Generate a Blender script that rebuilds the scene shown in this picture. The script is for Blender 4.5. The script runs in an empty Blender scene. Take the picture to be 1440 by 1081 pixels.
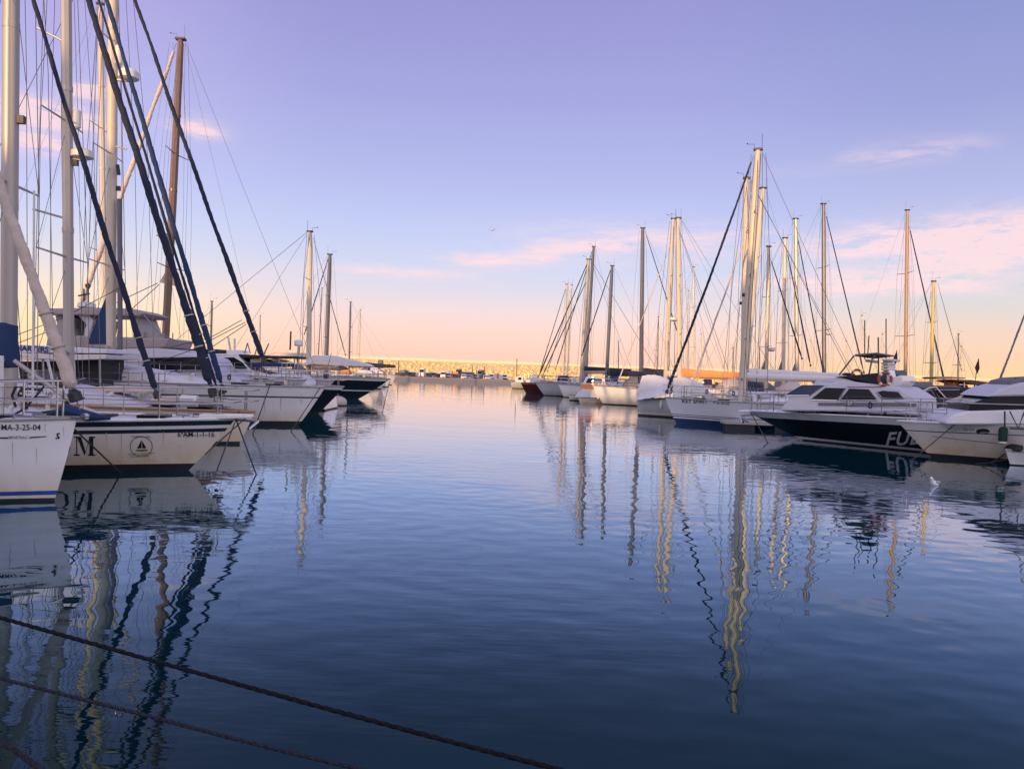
import bpy, bmesh, math, random
from mathutils import Vector, Matrix, noise
rnd = random.Random(7)
SC = bpy.context.scene
COL = SC.collection
R = math.radians
# ------------------------------------------------------------------ camera
FPX, HCAM = 1088.0, 2.4
PITCH, ROLL = R(-1.13), R(2.0)
CAMPOS = Vector((0, 0, HCAM))
CR = Matrix.Rotation(R(90) + PITCH, 3, 'X') @ Matrix.Rotation(ROLL, 3, 'Z')
cam = bpy.data.cameras.new('camera'); camo = bpy.data.objects.new('camera', cam); COL.objects.link(camo)
camo.matrix_world = Matrix.Translation(CAMPOS) @ CR.to_4x4()
cam.sensor_width = 36; cam.lens = 36 * FPX / 1440; cam.clip_end = 9000; cam.clip_start = 0.05
SC.camera = camo
def ray(px, py):
    return CR @ Vector(((px - 720) / FPX, -(py - 540.5) / FPX, -1))
def at(px, py, D):
    d = ray(px, py); return CAMPOS + d * (D / d.y)
def on_water(px, py, z=0):
    d = ray(px, py); return CAMPOS + d * ((z - HCAM) / d.z)
def proj(p):
    q = CR.transposed() @ (Vector(p) - CAMPOS); return 720 + FPX * q.x / -q.z, 540.5 - FPX * q.y / -q.z
# ------------------------------------------------------------------ materials
MATS = {}
def mat(name, col, rough=.5, metal=0, var=.08, scale=3, bump=0, bscale=20, coat=0, stain=None, spec=.5):
    if name in MATS: return MATS[name]
    m = bpy.data.materials.new(name); m.use_nodes = True
    nt = m.node_tree; N = nt.nodes; L = nt.links; b = N['Principled BSDF']
    b.inputs['Roughness'].default_value = rough; b.inputs['Metallic'].default_value = metal
    b.inputs['Coat Weight'].default_value = coat; b.inputs['Coat Roughness'].default_value = .1
    b.inputs['Specular IOR Level'].default_value = spec
    tc = N.new('ShaderNodeTexCoord'); nz = N.new('ShaderNodeTexNoise')
    nz.inputs['Scale'].default_value = scale; nz.inputs['Detail'].default_value = 5
    L.new(tc.outputs['Object'], nz.inputs['Vector'])
    mx = N.new('ShaderNodeMix'); mx.data_type = 'RGBA'
    mx.inputs['A'].default_value = (*[c * (1 - var) for c in col], 1)
    mx.inputs['B'].default_value = (*[min(1, c * (1 + var)) for c in col], 1)
    L.new(nz.outputs['Fac'], mx.inputs['Factor']); out = mx.outputs['Result']
    if stain:   # (colour, z0, z1): water-line grime that belongs to the paint, in ragged patches
        sc_, z0, z1 = stain
        sp = N.new('ShaderNodeSeparateXYZ'); L.new(tc.outputs['Object'], sp.inputs[0])
        mr = N.new('ShaderNodeMapRange'); mr.inputs['From Min'].default_value = z1; mr.inputs['From Max'].default_value = z0
        L.new(sp.outputs['Z'], mr.inputs['Value'])
        n2 = N.new('ShaderNodeTexNoise'); n2.inputs['Scale'].default_value = 2.6; n2.inputs['Detail'].default_value = 8; n2.inputs['Roughness'].default_value = .65
        mp = N.new('ShaderNodeMapping'); mp.inputs['Scale'].default_value = (1, 1, .22)
        L.new(tc.outputs['Object'], mp.inputs[0]); L.new(mp.outputs[0], n2.inputs['Vector'])
        mm = N.new('ShaderNodeMath'); mm.operation = 'MULTIPLY'; mm.use_clamp = True
        L.new(mr.outputs[0], mm.inputs[0]); L.new(n2.outputs['Fac'], mm.inputs[1])
        mr5 = N.new('ShaderNodeMath'); mr5.operation = 'MULTIPLY'; mr5.use_clamp = True; mr5.inputs[1].default_value = 1.5; L.new(mm.outputs[0], mr5.inputs[0])
        m3 = N.new('ShaderNodeMix'); m3.data_type = 'RGBA'
        L.new(mr5.outputs[0], m3.inputs['Factor']); L.new(out, m3.inputs['A']); m3.inputs['B'].default_value = (*sc_, 1)
        out = m3.outputs['Result']
    L.new(out, b.inputs['Base Color'])
    mr2 = N.new('ShaderNodeMapRange'); mr2.inputs['To Min'].default_value = max(.02, rough - .06); mr2.inputs['To Max'].default_value = rough + .08
    L.new(nz.outputs['Fac'], mr2.inputs['Value']); L.new(mr2.outputs[0], b.inputs['Roughness'])
    if bump:
        n3 = N.new('ShaderNodeTexNoise'); n3.inputs['Scale'].default_value = bscale; n3.inputs['Detail'].default_value = 4
        L.new(tc.outputs['Object'], n3.inputs['Vector'])
        bp = N.new('ShaderNodeBump'); bp.inputs['Distance'].default_value = bump
        L.new(n3.outputs['Fac'], bp.inputs['Height']); L.new(bp.outputs[0], b.inputs['Normal'])
    MATS[name] = m; return m
gel = mat('white_gelcoat', (.70, .685, .715), .25, coat=.5, var=.06, scale=1.3, stain=((.45, .36, .22), .0, .7))
gel2 = mat('cream_gelcoat', (.70, .665, .655), .28, coat=.5, var=.07, scale=1.3, stain=((.46, .33, .14), .0, .95))
deckw = mat('deck_white', (.58, .565, .59), .5, var=.10, scale=5)
deckg = mat('deck_grey', (.45, .45, .46), .6, var=.1)
navy = mat('navy_paint', (.012, .02, .045), .25, coat=.4, var=.2)
blue = mat('blue_stripe', (.02, .06, .25), .3, var=.15)
navyhull = mat('dark_hull_paint', (.010, .014, .024), .2, coat=.6, var=.2)
redhull = mat('dark_red_paint', (.075, .014, .014), .35, var=.2)
greyhull = mat('grey_paint', (.40, .41, .44), .35, var=.08, stain=((.2, .18, .14), 0, .6))
anti = mat('antifouling', (.008, .012, .016), .6, var=.4)
antiblue = mat('blue_antifouling', (.01, .03, .10), .55, var=.3)
rubm = mat('rubbing_strake', (.05, .05, .06), .5)
alu = mat('mast_aluminium', (.36, .33, .31), .42, metal=.3, var=.08, scale=2)
alud = mat('dark_anodised_mast', (.10, .10, .13), .4, metal=.3, var=.1, scale=2)
whitem = mat('white_mast_paint', (.50, .43, .34), .4, var=.05, scale=2)
wood = mat('varnished_spar', (.13, .075, .055), .35, var=.3, scale=4, coat=.3)
teak = mat('teak', (.30, .17, .09), .6, var=.25, scale=6)
steel = mat('stainless', (.5, .5, .52), .2, metal=1, var=.05)
wire = mat('rig_wire', (.14, .13, .14), .45, metal=.4)
ropem = mat('dark_rope', (.035, .032, .035), .9, var=.5, scale=30)
ropel = mat('pale_rope', (.4, .37, .33), .9, var=.2, scale=30)
sailnavy = mat('navy_canvas', (.008, .014, .04), .85, var=.3, scale=6, bump=.02, bscale=9)
sailblue = mat('blue_canvas', (.008, .028, .09), .85, var=.3, scale=6, bump=.02, bscale=9)
sailbeige = mat('beige_canvas', (.50, .42, .37), .85, var=.15, scale=6, bump=.03, bscale=7)
sailwhite = mat('white_canvas', (.60, .58, .60), .8, var=.1, scale=5, bump=.03, bscale=6)
canvgrey = mat('grey_canvas', (.13, .13, .15), .85, var=.2, bump=.02)
canvblack = mat('black_canvas', (.015, .016, .02), .8, var=.3, bump=.02)
canvor = mat('orange_canvas', (.62, .24, .08), .8, var=.2, bump=.02)
canvred = mat('red_canvas', (.30, .055, .05), .7, var=.2)
canvgreen = mat('green_canvas', (.006, .038, .028), .85, var=.3, bump=.02)
glassd = mat('dark_glass', (.010, .011, .014), .10, var=.1, spec=.12)
glassb = mat('blue_glass', (.012, .03, .09), .12, var=.1, spec=.25)
black = mat('black_fitting', (.015, .015, .017), .5)
whitep = mat('white_plastic', (.6, .59, .58), .4, var=.04)
ink = mat('black_lettering', (.012, .012, .018), .5)
inkb = mat('blue_lettering', (.02, .03, .16), .5)
inkw = mat('pale_lettering', (.55, .55, .60), .5, var=.2, scale=8)
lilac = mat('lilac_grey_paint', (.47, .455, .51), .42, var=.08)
concrete = mat('concrete', (.33, .32, .31), .85, var=.2, scale=1, bump=.02)
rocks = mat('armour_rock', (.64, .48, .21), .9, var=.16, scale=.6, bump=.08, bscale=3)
plaster = mat('plaster', (.5, .45, .4), .8, var=.1)
roofm = mat('roof_tile', (.3, .12, .08), .8, var=.2)
featw = mat('white_feather', (.75, .75, .75), .8); featg = mat('grey_feather', (.3, .3, .33), .8)
beak = mat('yellow_beak', (.6, .35, .03), .5)
# ------------------------------------------------------------------ mesh helpers
class MB:
    def __init__(s): s.v = []; s.f = []; s.m = []; s.mi = 0
    def add(s, vs, fs):
        o = len(s.v); s.v += [tuple(v) for v in vs]; s.f += [tuple(i + o for i in f) for f in fs]; s.m += [s.mi] * len(fs); return s
    def box(s, x0, x1, y0, y1, z0, z1):
        v = [(x, y, z) for z in (z0, z1) for y in (y0, y1) for x in (x0, x1)]
        return s.add(v, [(0, 2, 3, 1), (4, 5, 7, 6), (0, 1, 5, 4), (2, 6, 7, 3), (0, 4, 6, 2), (1, 3, 7, 5)])
    def tube(s, pts, r, n=6, cap=True, squash=1):
        pts = [Vector(p) for p in pts]; k = len(pts)
        rr = r if isinstance(r, (list, tuple)) else [r] * k
        vs = []; prev = None
        for i in range(k):
            t = (pts[min(i + 1, k - 1)] - pts[max(i - 1, 0)]).normalized()
            if prev is None:
                a = Vector((0, 0, 1)) if abs(t.z) < .9 else Vector((1, 0, 0))
                a = (a - t * a.dot(t)).normalized()
            else: a = (prev - t * prev.dot(t)).normalized()
            prev = a; b = t.cross(a)
            for j in range(n):
                th = 2 * math.pi * j / n
                vs.append(pts[i] + (a * math.cos(th) + b * (math.sin(th) * squash)) * rr[i])
        fs = [(i * n + j, i * n + (j + 1) % n, (i + 1) * n + (j + 1) % n, (i + 1) * n + j) for i in range(k - 1) for j in range(n)]
        if cap: fs += [tuple(range(n))[::-1], tuple((k - 1) * n + j for j in range(n))]
        return s.add(vs, fs)
    def prism(s, poly, y0, y1, taper=0, pivot=None):   # poly in (x, z), extruded along y; taper narrows with height
        zs = [p[1] for p in poly]; za = min(zs) if pivot is None else pivot
        n = len(poly)
        vs = [(x, y0 + taper * (z - za) * (1 if y0 < y1 else -1), z) for x, z in poly] + [(x, y1 - taper * (z - za) * (1 if y0 < y1 else -1), z) for x, z in poly]
        fs = [tuple(range(n)), tuple(range(2 * n - 1, n - 1, -1))] + [(i, i + n, (i + 1) % n + n, (i + 1) % n) for i in range(n)]
        return s.add(vs, fs)
    def ball(s, c, r, seg=12, ring=8):
        rx, ry, rz = r if isinstance(r, (tuple, list)) else (r, r, r)
        vs = [(c[0], c[1], c[2] - rz)]
        for i in range(1, ring):
            ph = math.pi * i / ring
            for j in range(seg):
                th = 2 * math.pi * j / seg
                vs.append((c[0] + rx * math.sin(ph) * math.cos(th), c[1] + ry * math.sin(ph) * math.sin(th), c[2] - rz * math.cos(ph)))
        vs.append((c[0], c[1], c[2] + rz)); e = len(vs) - 1
        fs = [(0, 1 + (j + 1) % seg, 1 + j) for j in range(seg)]
        for i in range(ring - 2):
            for j in range(seg):
                a = 1 + i * seg; fs.append((a + j, a + (j + 1) % seg, a + seg + (j + 1) % seg, a + seg + j))
        a = 1 + (ring - 2) * seg
        fs += [(a + j, a + (j + 1) % seg, e) for j in range(seg)]
        return s.add(vs, fs)
    def build(s, name, mats, parent=None, smooth=True, bevel=0, **pr):
        me = bpy.data.meshes.new(name); me.from_pydata(s.v, [], s.f)
        if not isinstance(mats, (list, tuple)): mats = [mats]
        for m in mats: me.materials.append(m)
        me.polygons.foreach_set('material_index', s.m)
        bm = bmesh.new(); bm.from_mesh(me); bmesh.ops.recalc_face_normals(bm, faces=bm.faces); bm.to_mesh(me); bm.free()
        me.polygons.foreach_set('use_smooth', [smooth] * len(me.polygons))
        if smooth: me.set_sharp_from_angle(angle=R(38))
        me.update()
        o = bpy.data.objects.new(name, me); COL.objects.link(o); o.parent = parent
        if bevel:
            b = o.modifiers.new('bevel', 'BEVEL'); b.width = bevel; b.segments = 2; b.limit_method = 'ANGLE'; b.angle_limit = R(35)
        for k, v in pr.items(): o[k] = v
        return o
def part(name, m, parent, fn, **kw):
    b = MB(); fn(b); return b.build(name, m, parent, **kw)
def thing(name, label, cat, loc, rz=0, group=None):
    o = bpy.data.objects.new(name, None); COL.objects.link(o); o.location = loc; o.rotation_euler = (0, 0, rz)
    o.empty_display_size = .3
    o['label'] = label; o['category'] = cat
    if group: o['group'] = group
    return o
def tag(o, label, cat, group=None):
    o['label'] = label; o['category'] = cat
    if group: o['group'] = group
    return o
def sag(a, b, d, n=10):
    a = Vector(a); b = Vector(b); return [a.lerp(b, i / n) - Vector((0, 0, d * 4 * (i / n) * (1 - i / n))) for i in range(n + 1)]
def text_mesh(txt, size, shear=0, offset=0, spacing=1):
    c = bpy.data.curves.new('lettering', 'FONT'); c.body = txt; c.size = size; c.shear = shear; c.offset = offset
    c.align_x = 'CENTER'; c.align_y = 'CENTER'; c.space_character = spacing; c.resolution_u = 3
    o = bpy.data.objects.new('lettering', c); COL.objects.link(o)
    dg = bpy.context.evaluated_depsgraph_get(); dg.update()
    me = bpy.data.meshes.new_from_object(o.evaluated_get(dg))
    if size > 3:      # fine enough to follow a curved hull
        bm = bmesh.new(); bm.from_mesh(me); bmesh.ops.triangulate(bm, faces=bm.faces)
        for _ in range(5):
            le = [e for e in bm.edges if e.calc_length() > size * .12]
            if not le: break
            bmesh.ops.subdivide_edges(bm, edges=le, cuts=1); bmesh.ops.triangulate(bm, faces=[f for f in bm.faces if len(f.verts) > 3])
        bm.to_mesh(me); bm.free()
    vs = [v.co.copy() for v in me.vertices]; fs = [tuple(p.vertices) for p in me.polygons]
    bpy.data.objects.remove(o); bpy.data.curves.remove(c); bpy.data.meshes.remove(me)
    return vs, fs
# ------------------------------------------------------------------ boats
class Boat:
    def __init__(s, name, label, cat, stem, head, L, B, bow, fbs, group=None, side=None, kind='sail'):
        """stem: world point at the waterline; head: heading in degrees; bow: pixel of the bow tip or (overhang, freeboard)"""
        s.side = side if side else (-1 if math.cos(R(head)) > 0 else 1)     # local side that faces the quay
        s.loc = Vector((stem[0], stem[1], 0)); s.a = R(head)
        s.root = thing(name, label, cat, s.loc, s.a, group)
        s.M = Matrix.Translation(s.loc) @ Matrix.Rotation(s.a, 4, 'Z'); s.Mi = s.M.inverted()
        s.L, s.B = L, B
        if bow[0] > 30: x, z = s.px(bow[0], bow[1]); s.ov, s.fb = max(.05, x), z
        else: s.ov, s.fb = bow
        s.fbs = fbs; s.kind = kind
    def px(s, px, py, y=0):
        o = s.Mi @ CAMPOS; d = s.Mi.to_3x3() @ ray(px, py); t = (y - o.y) / d.y; p = o + d * t; return p.x, p.z
    def p3(s, px, py, y=0):
        x, z = s.px(px, py, y); return Vector((x, y, z))
    def w(s, p): return s.M @ Vector(p)
    def sheer(s, u): return s.fbs + (s.fb - s.fbs) * (1 - u) ** 1.8
    def xs(s, z): return s.ov * max(-.3, min(1.3, z / s.fb)) ** (1 if z <= 0 else .9)
    def xt(s, z): return -s.L + (.25 * z if s.kind == 'sail' else -.05 * z)
    def uof(s, x, z): return max(0, min(1, (s.xs(z) - x) / (s.xs(z) - s.xt(z))))
    def hy(s, u, z):
        v = z / s.sheer(u)
        if s.kind == 'sail':
            pd = math.sin(math.pi / 2 * min(1, u / .58)) ** .85; pw = math.sin(math.pi / 2 * min(1, u / .7)) ** 1.25 * .86
            t = .28; fl = .7
        else:
            pd = math.sin(math.pi / 2 * min(1, u / .5)) ** .7; pw = math.sin(math.pi / 2 * min(1, u / .75)) ** 1.2 * .84
            t = .08; fl = .85
        if u > .58: k = 1 - t * ((u - .58) / .42) ** 2; pd *= k; pw *= k
        if v <= 0: return s.B / 2 * pw * (1 + v * .5)
        w_ = min(1, v) ** fl; return s.B / 2 * (pw * (1 - w_) + pd * w_)
    def surf(s, x, z, off=0):
        u = s.uof(x, z); return s.hy(u, z) + off
    def hull(s, bands, mats, n=26, rail=.06, railm=None):
        """bands: list of (z or ('d', below sheer)), top of each band, with material index"""
        b = MB(); us = [(i / n) ** 1.25 for i in range(n + 1)]
        def zat(t, u): return s.sheer(u) - t[1] if isinstance(t, tuple) else t
        for sd in (-1, 1):
            grid = [[-.35 for _ in us]]; mi_rows = []; prevt = -.35
            for top, mi, sub in bands:
                for k in range(1, sub + 1):
                    grid.append([zat(prevt, u) * (1 - k / sub) + zat(top, u) * k / sub for u in us]); mi_rows.append(mi)
                prevt = top
            vs = []; m = len(us)
            for g in grid:
                for u, z in zip(us, g):
                    vs.append((s.xs(z) * (1 - u) + s.xt(z) * u, sd * s.hy(u, z), z))
            base = len(b.v); b.v += vs
            for r in range(len(grid) - 1):
                for c in range(m - 1):
                    b.f.append((base + r * m + c, base + r * m + c + 1, base + (r + 1) * m + c + 1, base + (r + 1) * m + c)); b.m.append(mi_rows[r])
            if sd == -1: gA = base, len(grid), m
            else:
                for r in range(len(grid) - 1):   # transom
                    a0 = gA[0] + r * m + m - 1; b0 = base + r * m + m - 1
                    b.f.append((a0, b0, b0 + m, a0 + m)); b.m.append(mi_rows[r])
        h = b.build('hull', mats, s.root)
        d = MB(); vs = []; K = 5
        for u in us:
            z = s.sheer(u); y = s.hy(u, z); x = s.xs(z) * (1 - u) + s.xt(z) * u
            for k in range(K):
                t = k / (K - 1) * 2 - 1; vs.append((x, y * t * .995, z - .03 + .05 * (1 - t * t)))
        d.add(vs, [(i * K + j, i * K + j + 1, (i + 1) * K + j + 1, (i + 1) * K + j) for i in range(n) for j in range(K - 1)])
        d.build('deck', deckw, s.root)
        e = MB()
        for sd in (-1, 1):
            e.tube([s.edge(u, sd, .01) for u in us], rail * .5, 5)
        e.build('toe_rail', railm or alu, s.root)
        s.us = us; return h
    def edge(s, u, sd, up=0, inn=0):
        z = s.sheer(u); y = s.hy(u, z); return Vector((s.xs(z) * (1 - u) + s.xt(z) * u, sd * max(0, y - inn), z + up))
    def stdhull(s, top=None, under=None, stripe=None, **kw):
        top = top or gel; under = under or anti
        bands = [(.07, 1, 1), (.13, 0, 1)]
        mats = [top, under]
        if stripe: mats.append(stripe); bands += [(.20, 2, 1)]
        bands += [(('d', .22), 0, 5), (('d', 0), 0, 2)]
        return s.hull(bands, mats, **kw)
    def mark(s, txt, px, py, size_px, m, shear=0, offset=0, name='registration', spacing=1, tilt=0):
        """lettering laid on the hull side that faces the quay; size in photo pixels"""
        sd = s.side
        x, z = s.px(px, py, sd * s.B * .4)
        for _ in range(6): x, z = s.px(px, py, sd * s.surf(x, z))
        vs, fs = text_mesh(txt, size_px * 1.38, shear, offset, spacing)
        out = []
        for v in vs:
            qx, qy = px + v.x, py - v.y + v.x * tilt; x, z = s.px(qx, qy, sd * s.B * .4)
            for _ in range(7): x, z = s.px(qx, qy, sd * s.surf(x, z))
            out.append((x, sd * (s.surf(x, z) + .015), z))
        b = MB(); b.add(out, fs); return b.build(name, m, s.root, smooth=False)
    def poly_on_hull(s, polys, m, name, sub=4):
        """polys in photo pixels laid on the near hull side"""
        sd = s.side; b = MB()
        for poly in polys:
            vs = []
            for px, py in poly:
                x, z = s.px(px, py, sd * s.B * .4)
                for _ in range(6): x, z = s.px(px, py, sd * s.surf(x, z))
                vs.append((x, sd * (s.surf(x, z) + .012), z))
            b.add(vs, [tuple(range(len(vs)))])
        return b.build(name, m, s.root, smooth=False)
    def stanchions(s, u0, u1, n, h=.6, sides=(-1, 1), lines=2, r=.013, m=None, inn=.06):
        m = m or steel
        for sd in sides:
            us = [u0 + (u1 - u0) * i / (n - 1) for i in range(n)]
            for u in us:
                a = s.edge(u, sd, 0, inn); part('stanchion', m, s.root, lambda b: b.tube([a, a + Vector((0, 0, h))], r, 5))
            for k in range(lines):
                hh = h * (1 - .5 * k)
                part('lifeline', wire, s.root, lambda b: b.tube([s.edge(u, sd, hh, inn) for u in us], r * .55, 4))
    def pulpit(s, u1=.1, h=.62, r=.016, inn=.06, m=None):
        us = [u1, u1 * .6, u1 * .25, 0.005]
        def f(b):
            for hh in (h, h * .5):
                b.tube([s.edge(u, -1, hh, inn) for u in us] + [s.edge(0, 0, hh + .04) + Vector((.12, 0, 0))] + [s.edge(u, 1, hh, inn) for u in us[::-1]], r, 6)
            for sd in (-1, 1):
                for u in (us[0], us[2]): b.tube([s.edge(u, sd, 0, inn), s.edge(u, sd, h, inn)], r, 5)
        part('pulpit', m or steel, s.root, f)
    def pushpit(s, h=.62, r=.016):
        def f(b):
            for hh in (h, h * .5): b.tube([s.edge(.9, -1, hh, .06), s.edge(.99, -1, hh, .06), s.edge(.99, 1, hh, .06), s.edge(.9, 1, hh, .06)], r, 5)
            for sd in (-1, 1):
                for u in (.9, .985): b.tube([s.edge(u, sd, 0, .06), s.edge(u, sd, h, .06)], r, 5)
        part('pushpit', steel, s.root, f)
    def coachroof(s, x0, x1, hw, h, m=None, wm=None, wins=3, slope=.5):
        m = m or deckw; wm = wm or glassd
        """x0 forward end, x1 aft end (negative)"""
        n = 12; vs = []; K = 7; zb = s.sheer(s.uof((x0 + x1) / 2, s.fbs)) - .06
        def prof(t): return h * min(1, (t / .35) ** .7 if t > 0 else 0) * (1 - .12 * t)
        def wid(t): return hw * (.55 + .45 * min(1, t / .45) ** .8)
        cols = []
        for i in range(n + 1):
            t = i / n; x = x0 + (x1 - x0) * t; hh = max(.02, prof(t)); w_ = wid(t)
            for y, z in ((-1, 0), (-.97, .5), (-.88, .86), (0, 1.08), (.88, .86), (.97, .5), (1, 0)):
                vs.append((x, y * w_, zb + z * hh))
        fs = [(i * K + j, i * K + j + 1, (i + 1) * K + j + 1, (i + 1) * K + j) for i in range(n) for j in range(K - 1)]
        fs += [tuple(range(K)), tuple(n * K + j for j in range(K))]
        b = MB(); b.add(vs, fs); c = b.build('coachroof', m, s.root)
        for k in range(wins):
            ta = .34 + .62 * k / wins; tb = ta + .62 / wins * .72
            for sd in (-1, 1):
                q = MB(); vv = []
                for t, f in ((ta, .35), (tb, .35), (tb - .01, .74), (ta + .03, .74)):
                    w_ = wid(t); hh = prof(t); x = x0 + (x1 - x0) * t
                    y = w_ * (1 - (.03 * f / .5 if f < .5 else .03 + .09 * (f - .5) / .36)) + .008
                    vv.append((x, sd * y, zb + f * hh))
                q.add(vv, [(0, 1, 2, 3)]); q.build('window', wm, c, smooth=False)
        return c, zb + h
    def clutter(s, seed=1, coils=3):
        q = random.Random(seed); k = 0
        for u in (.12, .2):
            e = s.edge(u, 0); part('hatch', glassd, s.root, lambda b: b.box(e.x - .28, e.x + .28, -.28, .28, e.z + .01, e.z + .08), bevel=.02)
        for sd in (-1, 1):
            for u in (.07, .45, .8):
                e = s.edge(u, sd, .05, .12); part('cleat', steel, s.root, lambda b: (b.tube([e + Vector((-.13, 0, .04)), e + Vector((.13, 0, .04))], .014, 6), b.tube([e + Vector((0, 0, -.06)), e + Vector((0, 0, .04))], .02, 6)))
            e = s.edge(.62, sd, .3, .55); part('winch', steel, s.root, lambda b: b.tube([e + Vector((0, 0, z)) for z in (-.12, -.04, .03, .06)], [.08, .055, .06, .07], 10))
            e = s.edge(.3, sd, 0, .75); part('vent_cowl', whitep, s.root, lambda b: (b.tube([e + Vector((0, 0, .0)), e + Vector((0, 0, .22)), e + Vector((.08, 0, .30)), e + Vector((.16, 0, .30))], [.045, .045, .06, .10], 10)))
        for i in range(coils):
            u = q.uniform(.1, .55); e = s.edge(u, s.side, .32 + q.uniform(-.05, .15), .05); rr = q.uniform(.06, .1)
            pts = [e + Vector((rr * .55 * math.cos(a * .55) + .02 * math.sin(a), .02 * math.cos(a * 1.7), rr * 1.3 * math.sin(a * .55))) for a in range(0, 46)]
            part('rope_coil', q.choice([ropem, ropel]), s.root, lambda b: b.tube(pts, .012, 5))
    # ---- rig
    def rig(s, tip, base, r=.09, m=None, spread=2, spl=None, stays=(), backstay=True, boom=None, cover=None, head=True,
            radar=None, lines=2, wr=.010, foot=None, shr=True, covh=.30, rs=8, boomup=.0):
        m = m or alu
        T = s.p3(*tip); bx, bz = s.px(*base)
        u = s.uof(bx, s.fb); dz = s.sheer(u) if foot is None else foot
        k = (bz - dz) / (T.z - bz) if T.z != bz else 0
        Bp = Vector((bx - (T.x - bx) * k, 0, dz - .02)) if False else Vector((bx, 0, dz - .02))
        s.T, s.Bp = T, Bp; Hm = T.z - Bp.z
        mast = part('mast', m, s.root, lambda b: b.tube([Bp, Bp.lerp(T, .5), Bp.lerp(T, .85), T], [r, r, r * .92, r * .72], rs, squash=1))
        if head:
            def hd(b):
                b.box(T.x - r * 1.25, T.x + r * 1.2, -r * .8, r * .8, T.z - .02, T.z + .07)
                b.tube([T + Vector((-r, 0, 0)), T + Vector((-r, 0, .75))], wr * .7, 4)
                b.tube([T + Vector((r, 0, .05)), T + Vector((r, 0, .28)), T + Vector((r + .32, 0, .30))], wr * .7, 4)
                b.ball(T + Vector((r + .32, 0, .33)), .035, 6, 4)
            part('masthead_fitting', black, mast, hd)
        if s.loc.y < 50 and rs >= 8:
            part('mast_track', black, mast, lambda b: b.tube([Bp + Vector((-r * .96, 0, 1.2)), Bp.lerp(T, .5) + Vector((-r * .96, 0, 0)), T + Vector((-r * .7, 0, -.2))], r * .16, 6))
            part('mast_winch', steel, mast, lambda b: [b.tube([Bp + Vector((0, s_ * r, 1.1)), Bp + Vector((0, s_ * (r + .12), 1.1))], .06, 8) for s_ in (-1, 1)])
            part('mast_lamp', black, mast, lambda b: b.box(*[(Bp.lerp(T, .42).x + v) for v in (r * .6, r + .12)], -.06, .06, Bp.z + Hm * .42, Bp.z + Hm * .42 + .16))
            for f in (.3, .56, .78): part('mast_tang', m, mast, lambda b: b.tube([Bp.lerp(T, f) - Vector((0, 0, .07)), Bp.lerp(T, f) + Vector((0, 0, .07))], r * 1.03, 12))
        spl = spl or s.B * .36
        tips = {-1: [], 1: []}
        for i in range(spread):
            f = (i + 1) / (spread + 1) if spread > 1 else .52
            c = Bp.lerp(T, f); l = spl * (1 - .18 * i)
            for sd in (-1, 1):
                e = c + Vector((-.12, sd * l, .05)); tips[sd].append(e)
                part('spreader', m, mast, lambda b: b.tube([c, e], [.035, .022], 6))
        if shr:
            ch = s.hy(s.uof(bx, dz), dz) - .08
            for sd in (-1, 1):
                foot_ = Vector((bx - .15, sd * min(ch, spl * 1.25), dz))
                part('shroud', wire, s.root, lambda b: b.tube([foot_] + tips[sd] + [T + Vector((0, 0, -.1))], wr, 4))
                if tips[sd]:
                    part('shroud', wire, s.root, lambda b: b.tube([foot_ + Vector((-.25, 0, 0)), Bp.lerp(T, 1 / (spread + 1)) - Vector((0, 0, .1))], wr * .9, 4))
                    if spread > 1 and wr > .009:
                        part('shroud', wire, s.root, lambda b: b.tube([tips[sd][0], Bp.lerp(T, 2 / (spread + 1)) - Vector((0, 0, .1))], wr * .8, 4))
        for st in stays:   # (top pixel or fraction, bottom pixel, radius, material[, top radius])
            a = Bp.lerp(T, st[0]) if not isinstance(st[0], tuple) else s.p3(*st[0])
            e = s.p3(*st[1]); rad, sm = st[2], st[3]
            if rad < .02: part('stay', sm, s.root, lambda b: b.tube([e, a], rad, 4)); continue
            n = 22
            pts = []; rr = []
            for i in range(n + 1):
                t = i / n; wob = noise.noise(Vector((t * 14, e.x, 3.3))) * .22
                pts.append(e.lerp(a, .02 + .96 * t)); rr.append(rad * (1.12 - .5 * t) * (1 + wob) * (1 if t > .03 else .5))
            if s.loc.y < 50:      # cloth wound round the stay: a spiral overlap and a lumpy outline
                ln = (a - e).length; K = int(ln / .07); J = 12; vs = []; d = (a - e).normalized(); q1 = Vector((0, 1, 0)); q2 = d.cross(q1).normalized()
                for i in range(K + 1):
                    t = i / K; c_ = e.lerp(a, .02 + .96 * t); base = rad * (1.12 - .5 * t) * (1 + .25 * noise.noise(Vector((t * 17, e.x, 3.3))) + .10 * noise.noise(Vector((t * 90, e.x, 8.3))))
                    if t < .006: base *= .5
                    c_ = c_ + q2 * (.03 * noise.noise(Vector((t * 7, e.x, 1)))) - Vector((0, 0, .12 * 4 * t * (1 - t)))
                    for j in range(J):
                        th = 2 * math.pi * j / J; ph = (th / (2 * math.pi) + t * ln / .42) % 1
                        vs.append(c_ + (q1 * math.cos(th) + q2 * math.sin(th)) * base * (.90 + .22 * ph))
                fb_ = MB(); fb_.add(vs, [(i * J + j, i * J + (j + 1) % J, (i + 1) * J + (j + 1) % J, (i + 1) * J + j) for i in range(K) for j in range(J)] + [tuple(range(J)), tuple(K * J + j for j in range(J))])
                so = fb_.build('furled_sail', sm, s.root)
                for t in (.08, .13): part('sail_tie', ropel, so, lambda b: b.tube([e.lerp(a, t), e.lerp(a, t + .002)], rad * 1.35, 10))
            else: so = part('furled_sail', sm, s.root, lambda b: b.tube(pts, rr, 8))
            part('furler_drum', black, s.root, lambda b: b.tube([e, e.lerp(a, .012), e.lerp(a, .018)], [rad * 1.25, rad * 1.25, rad * .5], 10))
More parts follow.
